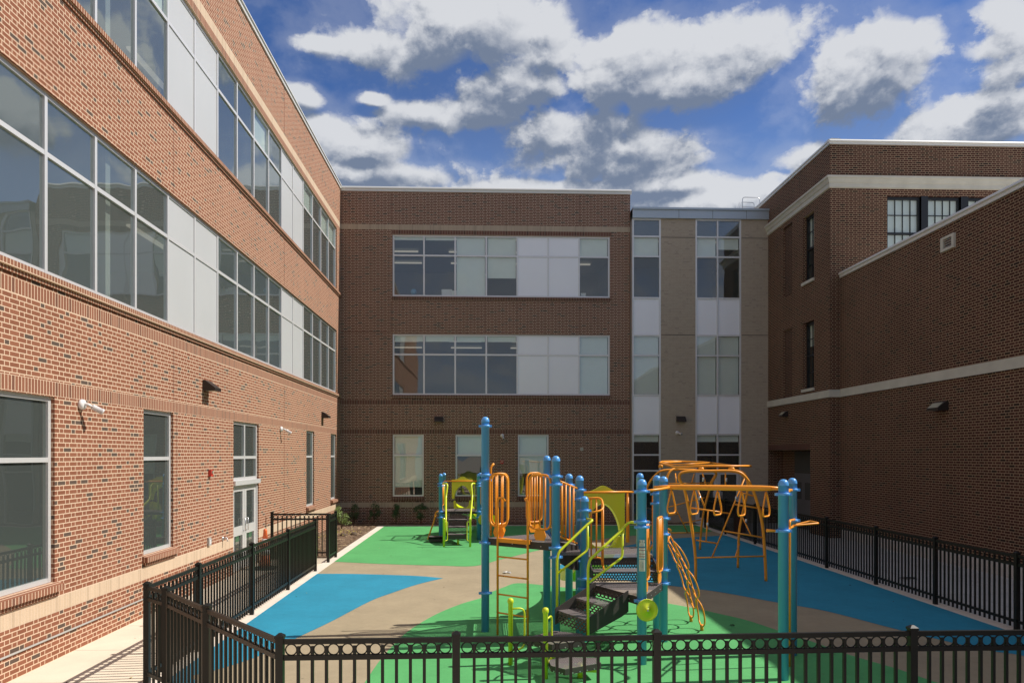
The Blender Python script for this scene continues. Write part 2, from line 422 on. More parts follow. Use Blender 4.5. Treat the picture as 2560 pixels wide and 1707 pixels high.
def window(parent, ax, const, n, us, zs, kinds, fw=.065, name='window', glass='glass', fmat='frame', panel='panel', dep=.05, gd=.085, skips=(), label=None):
    """frame mesh with pane / panel / blind children. kinds[col][row], rows from the bottom"""
    mb = MB()
    for i, u in enumerate(us):
        h = fw/2
        a, b = (u, u+fw) if i == 0 else ((u-fw, u) if i == len(us)-1 else (u-h, u+h))
        wbox(mb, ax, const, n, a, b, zs[0], zs[-1], -dep-.075, -dep, fmat)
    edges = [(us[i]+(fw if i == 0 else fw/2), us[i+1]-(fw if i+1 == len(us)-1 else fw/2)) for i in range(len(us)-1)]
    for j, z in enumerate(zs):
        a, b = (z, z+fw) if j == 0 else ((z-fw, z) if j == len(zs)-1 else (z-fw/2, z+fw/2))
        for e0, e1 in edges: wbox(mb, ax, const, n, e0, e1, a, b, -dep-.072, -dep-.004, fmat)
    fr = mb.build(name, parent)
    if label: fr['label'] = label
    for i in range(len(us)-1):
        for j in range(len(zs)-1):
            k = kinds[i][j] if isinstance(kinds, list) else kinds
            e0, e1 = edges[i]; c0 = zs[j]+(fw if j == 0 else fw/2); c1 = zs[j+1]-(fw if j+1 == len(zs)-1 else fw/2)
            if k is None: continue
            if k[0] == 'p':
                q = MB(); wbox(q, ax, const, n, e0, e1, c0, c1, -gd-.02, -gd+.012, panel); q.build('panel', fr); continue
            g = 'mglass' if k[0] == 'm' else glass
            q = MB(); q.face([wp(ax, const, n, e0, c0, gd), wp(ax, const, n, e1, c0, gd), wp(ax, const, n, e1, c1, gd), wp(ax, const, n, e0, c1, gd)], g)
            q.build('pane', fr)
            if k[0] == 'b':
                fr_ = float(k[1:] or 1)
                q = MB(); wbox(q, ax, const, n, e0+.02, e1-.02, c1-(c1-c0)*fr_, c1, -gd-.09, -gd-.06, 'blind'); q.build('blind', fr)
    return fr

def coping(mb, ax, const, n, u0, u1, z, mat='coping', h=.2, out=.07):
    """sloped metal edge: fascia, drip and a bevelled nose that catches the light"""
    W = lambda u, zz, d: Vector(wp(ax, const, n, u, zz, -d))
    prof = [(-.35, z+.0), (-.02, z+.01), (out*.75, z-.03), (out, z-.075), (out, z-.10), (out*.55, z-.12), (out*.55, z-h), (.002, z-h)]
    for i in range(len(prof)-1):
        (d0, a), (d1, b) = prof[i], prof[i+1]
        mb.face([W(u0, a, d0), W(u1, a, d0), W(u1, b, d1), W(u0, b, d1)], mat)
    for u in (u0, u1): mb.face([W(u, a, d) for d, a in prof], mat)

def room(parent, x0, x1, y0, y1, z0, z1, openside, mats=('interior', 'ifloor', 'interior'), lights=None, name='interior'):
    mb = MB(); mb.box((x0, y0, z0), (x1, y1, z1), mats[0], faces=''.join(c for c in 'xXyY' if c != openside))
    mb.face([(x0,y0,z0),(x1,y0,z0),(x1,y1,z0),(x0,y1,z0)], mats[1]); mb.face([(x0,y0,z1),(x1,y0,z1),(x1,y1,z1),(x0,y1,z1)], mats[2])
    r = mb.build(name, parent)
    for (a, b) in (lights or []):
        MB().box(a, b, 'tube').build('ceiling_light', r)
    return r

# ================================================================== LEFT WING
XL, YB, XR = -5.94, 30.17, 12.01
mus = [10.20+1.28*i for i in range(-3, 16)]
ls = thing('school_wing', 'long sunlit brick school wing with two ribbon windows, left side of the yard', 'building', (XL, 15, 0))
mb = MB()
W1 = (6.36, 10.31, 1.07, 3.62); W2 = (12.93, 14.14, 1.07, 3.62); DR = (17.46, 19.38, 0, 3.62); W3 = (24.47, 25.56, 1.08, 3.62); W4 = (28.28, 29.3, 1.08, 3.62)
S1 = (mus[0], mus[-1], 5.27, 7.76); S2 = (mus[0], mus[-1], 9.36, 11.84)
zones = [(-3, 40, 3.63, 3.83, 'bsol_a'), (-3, 40, 4.86, 5.06, 'bsol_b'), (mus[0]-.1, mus[-1]+.1, 11.84, 12.03, 'bsol_c'), (-3, 40, 12.03, 12.25, 'tan_b'), (-3, 40, .65, .86, 'tan_a')]
wall(mb, 'x', XL, 1, -3, YB, -.1, 13.70, [W1, W2, DR, W3, W4, S1, S2], zones, 'brick')
mb.box((-20, -3, -.1), (-19.9, 44, 13.7), 'brick'); mb.face([(-20,-3,-.1),(XL,-3,-.1),(XL,-3,13.7),(-20,-3,13.7)], 'brick')
mb.face([(-20,-3,13.5),(XL,-3,13.5),(XL,44,13.5),(-20,44,13.5)], 'coping')
mb.face([(XL,YB,-.1),(XL,44,-.1),(XL,44,13.5),(XL,YB,13.5)], 'dark')
mb.build('wall', ls)
m2 = MB(); coping(m2, 'x', XL, 1, -3, YB-.07, 13.85, h=.2); m2.build('coping', ls)
# sills: sloped rowlock courses
def sill(parent, ax, const, n, u0, u1, z, out=.06, h=.11, mat='sill'):
    q = MB(); W = lambda u, zz, d: wp(ax, const, n, u, zz, -d)
    pr = [(-.05, z), (out, z-.03), (out, z-h), (.003, z-h)]
    for i in range(3):
        (d0, a), (d1, b) = pr[i], pr[i+1]
        q.face([W(u0, a, d0), W(u1, a, d0), W(u1, b, d1), W(u0, b, d1)], mat)
    for u in (u0, u1): q.face([W(u, a, d) for d, a in pr], mat)
    q.box(W(u0+.05, z-h, 0.003), W(u1-.05, z-h-.06, out*.45), mat)
    return q.build('sill', parent)
sill(ls, 'x', XL, 1, -3, YB-.075, 5.275, .07); sill(ls, 'x', XL, 1, -3, YB-.075, 9.365, .07)
for w in (W1, W2, W3, W4): sill(ls, 'x', XL, 1, w[0]-.05, w[1]+.08, w[2]+.005, .09, .12)
cols = []
for i in range(len(mus)-1):
    idx = i-3
    cols.append('p' if idx % 6 in (3, 4) else 'g')
k1 = [[c, c] for c in cols]
window(ls, 'x', XL, 1, mus, [5.27, 6.93, 7.76], k1, name='ribbon_window', label='lower ribbon window of the left wing')
window(ls, 'x', XL, 1, mus, [9.36, 11.0, 11.84], [[c, ('b' if c == 'g' and random.random() < .25 else c)] for c in cols], name='ribbon_window', label='upper ribbon window of the left wing')
window(ls, 'x', XL, 1, [W1[0], 8.35, W1[1]], [1.07, 2.755, 3.62], 'g', name='ground_window', glass='gglass')
for w in (W2, W3, W4): window(ls, 'x', XL, 1, [w[0], w[1]], [w[2], 2.755, 3.62], 'g', name='ground_window', glass='gglass')
# glazed entrance
window(ls, 'x', XL, 1, [DR[0], 18.42, DR[1]], [2.2, 2.755, 3.62], 'g', name='transom_window', glass='gglass', fw=.07)
q = MB()
wbox(q, 'x', XL, 1, DR[0], DR[1], 2.09, 2.2, -.14, .05, 'frame')
for a in (DR[0], DR[1]-.07): wbox(q, 'x', XL, 1, a, a+.07, 0, 2.09, -.13, -.03, 'frame')
q.build('door_frame', ls)
for a, b, hs in ((DR[0]+.075, 18.415, 1), (18.425, DR[1]-.075, 0)):
    q = MB(); d0, d1 = -.11, -.055
    wbox(q, 'x', XL, 1, a, a+.14, .02, 2.08, d0, d1, 'frame'); wbox(q, 'x', XL, 1, b-.14, b, .02, 2.08, d0, d1, 'frame')
    for z0, z1 in ((.02, .25), (.86, 1.08), (1.93, 2.08)): wbox(q, 'x', XL, 1, a+.14, b-.14, z0, z1, d0, d1-.003, 'frame')
    dd = q.build('door', ls)
    for z0, z1 in ((.25, .86), (1.08, 1.93)):
        g = MB(); g.face([(XL-.085, a+.14, z0), (XL-.085, b-.14, z0), (XL-.085, b-.14, z1), (XL-.085, a+.14, z1)], 'gglass'); g.build('pane', dd)
    hy = b-.1 if hs else a+.1
    MB().tube([(XL-.05, hy, .95), (XL+.0, hy, .95), (XL+.0, hy, 1.25), (XL-.05, hy, 1.25)], .012, 'steel').build('handle', dd)
# rooms behind the glass
for z0, z1 in ((-.02, 3.95), (4.6, 8.15), (8.7, 12.2)):
    li = []
    for yy in range(2, 30, 3):
        for xx in (-8.2, -11.2): li.append(((xx, yy, z1-.12), (xx+.12, yy+1.9, z1-.07)))
    room(ls, -14.5, XL-.15, -2.5, YB-.3, z0, z1, 'X', lights=li)
q = MB()
for y in (4.2, 12.05, 21.9): q.box((-14.4, y, 4.6), (XL-.2, y+.15, 8.15), 'interior'); q.box((-14.4, y, 8.7), (XL-.2, y+.15, 12.2), 'interior'); q.box((-14.4, y+4.5, -.02), (XL-.2, y+4.65, 3.95), 'interior')
q.build('partition', ls)

# ================================================================== BACK WING
bs = thing('school_wing', 'three storey brick school block in shade across the end of the yard', 'building', (0, YB, 0))
mb = MB(); XE = 5.98
bu = [-3.825+1.28*i for i in range(8)]
gw = [(-3.82, -2.55), (-1.25, .02), (1.32, 2.59)]
ops = [(bu[0], bu[-1], 5.27, 7.76), (bu[0], bu[-1], 9.31, 11.83)]+[(a, b, 1.10, 3.64) for a, b in gw]
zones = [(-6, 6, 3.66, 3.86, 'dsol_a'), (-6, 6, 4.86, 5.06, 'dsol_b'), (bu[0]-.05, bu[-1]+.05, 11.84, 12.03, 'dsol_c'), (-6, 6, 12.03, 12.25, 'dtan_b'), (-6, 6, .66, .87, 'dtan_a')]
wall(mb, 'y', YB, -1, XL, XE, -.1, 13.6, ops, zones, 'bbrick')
mb.face([(XE,YB,-.1),(XE,44,-.1),(XE,44,13.6),(XE,YB,13.6)], 'bbrick'); mb.face([(XL,44,-.1),(XE,44,-.1),(XE,44,13.6),(XL,44,13.6)], 'bbrick')
mb.face([(XL,YB,13.4),(XE,YB,13.4),(XE,44,13.4),(XL,44,13.4)], 'coping')
mb.build('wall', bs)
m2 = MB(); coping(m2, 'y', YB, -1, XL+.0, XE+.05, 13.79, h=.2); m2.build('coping', bs)
sill(bs, 'y', YB, -1, bu[0]-.04, bu[-1]+.04, 5.275, .06, mat='dsill'); sill(bs, 'y', YB, -1, bu[0]-.04, bu[-1]+.04, 9.315, .06, mat='dsill')
for a, b in gw: sill(bs, 'y', YB, -1, a-.04, b+.04, 1.105, .06, .13, 'dsill')
window(bs, 'y', YB, -1, bu, [5.27, 6.93, 7.76], [['g', 'b.3'], ['g', 'b.3'], ['g', 'b.3'], ['g', 'b.3'], 'pp', 'pp', ['b', 'b']], name='ribbon_window', panel='bpanel', glass='bglass', label='lower ribbon window of the end wing')
window(bs, 'y', YB, -1, bu, [9.31, 11.0, 11.83], [['g', 'b.15'], ['g', 'b.15'], ['b', 'b'], ['b.54', 'b'], 'pp', 'pp', ['g', 'b']], name='ribbon_window', panel='bpanel', glass='bglass', label='upper ribbon window of the end wing')
for i, (a, b) in enumerate(gw): window(bs, 'y', YB, -1, [a, b], [1.10, 2.79, 3.64], [['b.45' if i == 2 else ('b.8' if i == 0 else 'g'), 'b']], name='ground_window', glass='bglass')
for z0, z1 in ((-.02, 3.95), (4.6, 8.1), (8.7, 12.2)):
    li = [((x, y, z1-.12), (x+1.5, y+.13, z1-.07)) for x in (-4.6, -1.7, 1.2, 3.6) for y in (31.6, 33.6, 35.6)]
    room(bs, XL+.1, XE-.1, YB+.15, 38, z0, z1, 'y', lights=li)

q = MB()
for x in (-3.88, -.02, 1.29, 3.86):
    for z0, z1 in ((.9, 1.05), (3.9, 4.84), (7.8, 9.1), (12.3, 13.55)) if x > 0 else ((.9, 4.84), (7.8, 9.1), (12.3, 13.55)):
        if -1.3 < x < .03 and z0 < 1 : z0 = 3.9
        q.box((x-.006, YB-.003, z0), (x+.006, YB+.01, z1), 'joint')
q.box((XL+.02, YB-.003, 7.83), (-3.9, YB+.01, 7.845), 'joint'); q.build('sealant_joint', bs)
q = MB()
for y in (14.16, 21.8):
    for z0, z1 in ((.9, 3.62), (3.84, 4.85), (7.8, 9.2), (12.3, 13.6)):
        if y < 15 and z0 < 3.0: y_ = 14.3
        else: y_ = y
        q.box((XL-.01, y_-.005, z0), (XL+.003, y_+.005, z1), 'joint')
q.build('sealant_joint', ls)

# ================================================================== CONNECTOR
YC = 29.85; XO = 11.65
cn = thing('stair_link', 'tall narrow link of taupe brick and glass bays between the two brick blocks', 'building', (8.8, YC, 0))
mb = MB()
za = [0.0, 2.16, 2.81, 3.65, 5.26, 6.89, 7.72, 9.25, 10.95, 11.77, 12.50]
cA = [XE+.02, 7.18]; cB = [8.62, 9.54, 10.52]
wall(mb, 'y', YC, -1, 7.18, 8.62, -.1, 12.5, [], [], 'tanbrick'); wall(mb, 'y', YC, -1, 10.52, XO, -.1, 12.5, [], [], 'tanbrick')
for z in (7.74, 11.74):
    for a, b in ((7.2, 8.6), (10.54, XO-.02)): mb.box((a, YC-.004, z-.012), (b, YC+.02, z+.012), 'dark')
mb.face([(XE+.02,YC,-.1),(XE+.02,YB+1,-.1),(XE+.02,YB+1,12.9),(XE+.02,YC,12.9)], 'frame')
for x in (7.18, 8.62, 10.52): mb.face([(x,YC,-.1),(x,YC+.3,-.1),(x,YC+.3,12.5),(x,YC,12.5)], 'tanbrick')
mb.face([(XE,YC,12.6),(XO,YC,12.6),(XO,44,12.6),(XE,44,12.6)], 'coping'); mb.face([(XE,44,0),(XO,44,0),(XO,44,12.6),(XE,44,12.6)], 'dark')
mb.build('wall', cn)
m2 = MB(); m2.box((XE+.02, YC-.10, 12.5), (XO+.05, YC+.4, 12.84), 'fascia'); m2.box((XE+.02, YC-.16, 12.84), (XO+.05, YC+.4, 12.92), 'fascia')
for x in (7.9, 9.3, 10.7): m2.box((x, YC-.104, 12.5), (x+.012, YC-.09, 12.84), 'dark')
m2.build('fascia', cn)
def rows(c, ground): # per column
    return [ground, 'g', 'b.35', 'p', c[0], c[1], 'p', c[2], c[3], 'm']
window(cn, 'y', YC, -1, cA, za, [rows(['b', 'b', 'g', 'b'], 'g')], name='curtain_wall', panel='bpanel', glass='bglass', dep=.0, gd=.05)
window(cn, 'y', YC, -1, cB, za, [rows(['b', 'b', 'g', 'b'], None), rows(['b', 'b', 'g', 'b.6'], None)], name='curtain_wall', panel='bpanel', glass='bglass', dep=.0, gd=.05)
for a, b in ((8.70, 9.50), (9.58, 10.44)):
    q = MB()
    wbox(q, 'y', YC, -1, a, a+.1, .02, 2.12, -.1, -.05, 'frame'); wbox(q, 'y', YC, -1, b-.1, b, .02, 2.12, -.1, -.05, 'frame')
    for z0, z1 in ((.02, .22), (2.0, 2.12)): wbox(q, 'y', YC, -1, a+.1, b-.1, z0, z1, -.1, -.053, 'frame')
    dd = q.build('door', cn); g = MB(); g.face([(a+.1, YC+.07, .22), (b-.1, YC+.07, .22), (b-.1, YC+.07, 2.0), (a+.1, YC+.07, 2.0)], 'gglass'); g.build('pane', dd)
    MB().tube([(b-.14 if a < 9 else a+.14, YC-.0, .95), (b-.14 if a < 9 else a+.14, YC-.0, 1.3)], .012, 'steel').build('handle', dd)
for z0, z1, mm in ((0, 3.9, 'dark'), (4.6, 8.1, 'interior'), (8.7, 12.3, 'interior')):
    room(cn, XE+.1, XO-.1, YC+.2, 37, z0, z1, 'y', (mm, 'ifloor', mm), lights=[((x, 32, z1-.12), (x+1.3, 32.12, z1-.07)) for x in (6.3, 8.9)])
# ================================================================== OLD BUILDING
YO = 24.4
ob = thing('old_school_block', 'old dark brick block with stone cornice and black sash windows, behind the lower hall', 'building', (XO, YO, 0))
mb = MB(); ZT = 13.35
sw = [(25.62, 26.5, 9.1, 11.5), (25.62, 26.5, 5.2, 7.62)]; rc = [(27.5, 28.3, 8.95, 11.65), (27.5, 28.3, 5.02, 7.65)]
rec = (25.92, YC-.01, -.1, 3.0)
wall(mb, 'x', XO, -1, YO, YC+.0, -.1, ZT, sw+rc+[rec], [(25.92, YC, 3.0, 3.22, 'osol')], 'obrick', reveal=.2)
mb.face([(XO,YC,12.6),(XO,44,12.6),(XO,44,ZT),(XO,YC,ZT)], 'obrick')
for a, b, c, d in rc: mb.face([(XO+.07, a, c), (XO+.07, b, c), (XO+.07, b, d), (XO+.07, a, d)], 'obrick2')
fw_ = [(13.62, 14.80), (15.03, 16.18), (16.44, 17.6)]
wall(mb, 'y', YO, -1, XO, 34, -.1, ZT, [(a, b, 9.1, 11.6) for a, b in fw_], [], 'obrick', reveal=.15)
mb.face([(34,YO,0),(34,44,0),(34,44,ZT),(34,YO,ZT)], 'obrick'); mb.face([(XO,44,0),(34,44,0),(34,44,ZT),(XO,44,ZT)], 'obrick')
mb.face([(XO,YO,13.2),(34,YO,13.2),(34,44,13.2),(XO,44,13.2)], 'coping')
# entry recess
dx = XO+.62
mb.face([(dx,25.92,0),(dx,YC,0),(dx,YC,3.0),(dx,25.92,3.0)], 'obrick'); mb.face([(XO,25.92,3.0),(dx,25.92,3.0),(dx,YC,3.0),(XO,YC,3.0)], 'obrick')
mb.face([(XO,YC-.012,0),(dx,YC-.012,0),(dx,YC-.012,3),(XO,YC-.012,3)], 'obrick'); mb.face([(XO+.2,25.92,0),(dx,25.92,0),(dx,25.92,3),(XO+.2,25.92,3)], 'obrick')
mb.build('wall', ob)
m2 = MB(); coping(m2, 'x', XO, -1, YO-.05, 44, 13.5, h=.18, out=.08); coping(m2, 'y', YO, -1, XO-.05, 34, 13.5, h=.18, out=.08); m2.build('coping', ob)
def cornice(o, prof, mat='stone', name='cornice'):
    """prof (outward, z); runs round the corner of the old block"""
    q = MB()
    for i in range(len(prof)-1):
        (d0, a), (d1, b) = prof[i], prof[i+1]
        q.face([(XO-d0, 44, a), (XO-d0, YO-d0, a), (XO-d1, YO-d1, b), (XO-d1, 44, b)], mat)
        q.face([(XO-d0, YO-d0, a), (34, YO-d0, a), (34, YO-d1, b), (XO-d1, YO-d1, b)], mat)
    return q.build(name, o)
cornice(ob, [(0, 12.24), (.17, 12.22), (.17, 12.16), (.12, 12.12), (.08, 12.02), (.05, 12.0), (.05, 11.86), (0, 11.84)])
cornice(ob, [(0, 5.02), (.05, 5.0), (.05, 4.77), (0, 4.76)], name='stone_band')
for a, b, c, d in sw:
    q = MB(); q.box((XO-.06, a-.04, c-.1), (XO+.15, b+.06, c+.0), 'stone'); q.build('sill', ob)
def sash(parent, ax, const, n, a, b, c, d, nc, blind, dep):
    q = MB(); f = .06; mid = (c+d)/2
    for (u0, u1, z0, z1) in ((a, a+f, c, d), (b-f, b, c, d), (a+f, b-f, c, c+f), (a+f, b-f, d-f*1.6, d), (a+f, b-f, mid-.035, mid+.035)):
        wbox(q, ax, const, n, u0, u1, z0, z1, -dep-.09, -dep, 'bsash')
    for i in range(1, nc):
        u = a+f+(b-a-2*f)*i/nc; wbox(q, ax, const, n, u-.013, u+.013, c+f, d-f, -dep-.05, -dep-.015, 'bsash')
    for z in ((c+mid)/2, (mid+d)/2): wbox(q, ax, const, n, a+f, b-f, z-.013, z+.013, -dep-.052, -dep-.017, 'bsash')
    w = q.build('sash_window', parent)
    g = MB(); g.face([wp(ax, const, n, a, c, dep+.055), wp(ax, const, n, b, c, dep+.055), wp(ax, const, n, b, d, dep+.055), wp(ax, const, n, a, d, dep+.055)], 'gglass' if not blind else 'bglass'); g.build('pane', w)
    if blind:
        g = MB(); wbox(g, ax, const, n, a+.02, b-.02, c+(d-c)*(1-blind), d, -dep-.14, -dep-.12, 'blind'); g.build('blind', w)
    g = MB(); wbox(g, ax, const, n, a, b, c, d, -dep-.5, -dep-.45, 'dark'); g.build('room_back', w)
for (a, b, c, d), bl in zip(sw, (.5, .35)): sash(ob, 'x', XO, -1, a, b, c, d, 2, bl, .13)
for a, b in fw_: sash(ob, 'y', YO, -1, a, b, 9.1, 11.6, 4, .97, .08)
q = MB()
for a, b in ((14.80, 15.03), (16.18, 16.44)): q.box((a, YO-.01, 9.1), (b, YO+.1, 11.6), 'bsash')
q.build('window_pier', ob)
q = MB(); q.box((dx-.05, 26.9, .0), (dx-.01, 28.6, 2.95), 'dark'); q.box((dx-.07, 26.95, .02), (dx-.055, 28.55, 2.1), 'doorgrey')
q.box((dx-.075, 27.1, 1.1), (dx-.065, 27.6, 1.75), 'dark'); q.box((dx-.075, 27.9, 1.1), (dx-.065, 28.4, 1.75), 'dark'); q.build('door', ob)
# ================================================================== LOW HALL (right)
gy = thing('school_hall', 'lower dark brick hall with pale coping and stone band, right side of the yard', 'building', (XR, 12, 0))
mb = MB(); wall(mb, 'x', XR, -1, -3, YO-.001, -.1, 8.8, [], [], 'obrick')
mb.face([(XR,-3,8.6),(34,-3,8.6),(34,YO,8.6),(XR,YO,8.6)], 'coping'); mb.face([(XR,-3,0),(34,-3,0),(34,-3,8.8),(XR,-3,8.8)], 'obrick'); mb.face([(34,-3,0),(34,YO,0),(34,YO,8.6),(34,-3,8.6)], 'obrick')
mb.build('wall', gy)
m2 = MB(); coping(m2, 'x', XR, -1, -3, YO-.02, 9.0, h=.2, out=.09); m2.build('coping', gy)
m2 = MB(); m2.box((XR-.05, -3, 4.77), (XR+.05, YO-.06, 5.03), 'stone'); m2.build('stone_band', gy)
m2 = MB(); m2.box((XR-.04, -3, 0), (XR+.02, YO-.1, .30), 'walk2'); m2.build('plinth', gy)
# vent
vt = thing('wall_vent', 'square grey stone vent box high on the dark hall wall', 'vent', (XR, 18.58, 8.15))
q = MB(); y0, y1, z0, z1 = 18.31, 18.86, 8.13, 8.50
for a, b, c, d in ((y0, y1, z0, z0+.06), (y0, y1, z1-.06, z1), (y0, y0+.1, z0+.06, z1-.06), (y1-.1, y1, z0+.06, z1-.06)): q.box((XR-.06, a, c), (XR+.02, b, d), 'stone')
q.build('frame', vt)
q = MB()
for i in range(4): q.slab([(XR-.045, y0+.1, z0+.075+i*.06), (XR-.045, y1-.1, z0+.075+i*.06), (XR-.01, y1-.1, z0+.105+i*.06), (XR-.01, y0+.1, z0+.105+i*.06)], (0, 0, .008), 'greyp')
q.build('louvre', vt)

# ================================================================== GROUND
def sheet(name, poly, z, mat):
    a = sum(poly[i][0]*poly[(i+1) % len(poly)][1]-poly[(i+1) % len(poly)][0]*poly[i][1] for i in range(len(poly)))
    if a < 0: poly = poly[::-1]
    q = MB(); q.face([(x, y, z) for x, y in poly], mat); return struct(q.build(name))
sheet('ground', [(-400, -400), (400, -400), (400, 400), (-400, 400)], -.03, 'ground')
sheet('left_pavement', [(XL, -3), (-4.24, -3), (-4.24, 20.15), (XL, 20.15)], 0, 'walk')
sheet('right_pavement', [(8.62, -3), (XR, -3), (XR, YC), (8.62, YC)], 0, 'walk2')
sheet('front_pavement', [(-4.24, -3), (8.62, -3), (8.62, 6.2), (-1.8, 6.2), (-4.24, 9.0)], 0, 'walk')
XM0, XM1, YM1 = -3.99, 8.36, 28.95
mp = [(-1.6, 6.6), (XM1, 6.6), (XM1, YM1), (XM0, YM1), (XM0, 9.3)]
sheet('play_surface', mp, .006, 'beige')
q = MB()
for a, b in (((-4.25, 9.05), (-3.99, YM1+.24)), ((XM1, 6.3), (8.62, YM1+.24)), ((XM0, YM1), (XM1, YM1+.24)), ((-1.7, 6.32), (XM1, 6.6))):
    q.box((a[0], a[1], -.05), (b[0], b[1], .012), 'kerb')
q.prism([(-4.25, 9.05), (-1.7, 6.32), (-1.6, 6.6), (-3.99, 9.3)], -.05, .011, 'kerb')
struct(q.build('kerb'))
def zz(x0, y0, k): return lambda x, y: (x0+x*k, y0+y*k)
V = lambda x, y: (x*1.08844, y*1.08844); ze = zz(1700, 1400, .36565); z3b = zz(1180, 1340, .23406)
def smooth(P, n=4):
    out = []
    for i in range(len(P)-1):
        p0, p1, p2, p3 = P[max(i-1, 0)], P[i], P[i+1], P[min(i+2, len(P)-1)]
        for j in range(n):
            t = j/n
            out.append(tuple(.5*(2*p1[k]+(p2[k]-p0[k])*t+(2*p0[k]-5*p1[k]+4*p2[k]-p3[k])*t*t+(3*p1[k]-p0[k]-3*p2[k]+p3[k])*t**3) for k in (0, 1)))
    out.append(P[-1]); return out
def clampm(P): return [(min(max(x, XM0), XM1), min(max(y, 6.62), YM1)) for x, y in P]
# far green
c = [G(*V(x, y)) for x, y in ((764, 1290), (850, 1294), (930, 1297), (1010, 1299), (1090, 1300), (1150, 1285), (1245, 1262), (1330, 1246), (1430, 1232), (1540, 1226), (1632, 1221), (1700, 1216))]
c[0] = (XM0, c[0][1]); c[-1] = (XM1, c[-1][1]+.3)
sheet('green_zone', clampm(smooth(c))+[(XM1, YM1), (XM0, YM1)], .010, 'green')
# mid-left blue leaf shape
up = [G(*V(x, y)) for x, y in ((728, 1318), (800, 1318), (880, 1320), (960, 1323), (1018, 1328))]; up[0] = (XM0, up[0][1])
lo = [G(*V(x, y)) for x, y in ((1018, 1328), (960, 1342), (900, 1362), (850, 1381), (760, 1428), (680, 1466), (600, 1505), (500, 1538), (440, 1552))]
lo = [p for p in lo if p[0] > XM0]
t_ = lo[-1]
sheet('blue_zone', clampm(smooth(up))+smooth(lo)[1:]+[(-3.0, 8.2), (XM0, 9.3)], .010, 'bluer')
# near green
a1 = [G(*V(x, y)) for x, y in ((838, 1568), (880, 1508), (935, 1452), (1000, 1412), (1060, 1387), (1110, 1372))]
a2 = [G(*p) for p in ((1225, 1482), (1260, 1468), (1293, 1458), (1358, 1463), (1437, 1472), (1540, 1487), (1672, 1509), (1751, 1524), (1800, 1535), (1864, 1550), (1941, 1575), (2029, 1604), (2113, 1634), (2186, 1656), (2248, 1674), (2329, 1703))]
P = [(-.72, 6.62)]+smooth(a1+a2)+[(G(2329, 1703)[0]+1.3, 6.62)]
sheet('green_zone', [p for p in P if p[1] >= 6.6], .010, 'green')
# right blue
tp = [G(*p) for p in ((1376, 1421), (1437, 1400), (1500, 1383), (1560, 1366), (1620, 1354), (1671, 1347), (1783, 1340), (1830, 1338))]; tp[-1] = (XM1, tp[-1][1])
bt = [G(*p) for p in ((1376, 1421), (1437, 1434), (1550, 1450), (1674, 1464), (1730, 1471), (1810, 1482), (1941, 1506), (2066, 1528), (2248, 1575), (2453, 1623), (2560, 1640), (2760, 1690))]
B_ = [p for p in smooth(bt) if p[0] < XM1]
sheet('blue_zone', smooth(tp)+[(XM1, B_[-1][1]-.05)]+B_[::-1][:-1], .010, 'bluer')
# planting bed
sheet('mulch_bed', [(XL, 20.15), (-4.25, 20.15), (-4.25, YM1+.24), (8.62, YM1+.24), (8.62, YC), (XE, YC), (XE, YB), (XL, YB)], .02, 'mulch')
q = MB()
for i in range(5200):
    if random.random() < .5: x, y = random.uniform(XL, -4.27), random.uniform(20.2, YB)
    else: x, y = random.uniform(XL, 8.5), random.uniform(YM1+.26, YB)
    a = random.uniform(0, pi); l, w = random.uniform(.02, .07), random.uniform(.006, .018); z = .022+random.uniform(0, .022)
    dx_, dy_ = cos(a), sin(a); t = random.uniform(-.02, .02)
    q.face([(x-dx_*l+dy_*w, y-dy_*l-dx_*w, z), (x+dx_*l+dy_*w, y+dy_*l-dx_*w, z+t), (x+dx_*l-dy_*w, y+dy_*l+dx_*w, z+t+.004), (x-dx_*l-dy_*w, y-dy_*l+dx_*w, z+.004)], 'chip' if random.random() < .8 else 'card')
stuff(q.build('mulch_chips'), 'brown shredded bark mulch in the bed along the walls', 'mulch')
q = MB()
for i in range(230):
    cx, cy = random.choice(((-5.0, 26.0), (-5.35, 24.9), (-5.5, 22.6), (-5.1, 21.5), (-4.9, 26.3)))
    x, y = random.gauss(cx, .22), random.gauss(cy, .28)
    if x < XL+.05 or x > -4.3: continue
    z = .03+random.random()*.09; s = random.uniform(.012, .03); a = random.uniform(0, 6)
    q.face([(x+cos(a)*s, y+sin(a)*s, z), (x-sin(a)*s*.5, y+cos(a)*s*.5, z+.02), (x-cos(a)*s, y-sin(a)*s, z+.01), (x+sin(a)*s*.5, y-cos(a)*s*.5, z)], 'yleaf')
stuff(q.build('yellow_weeds'), 'low yellow weeds scattered on the mulch by the left fence', 'weeds')

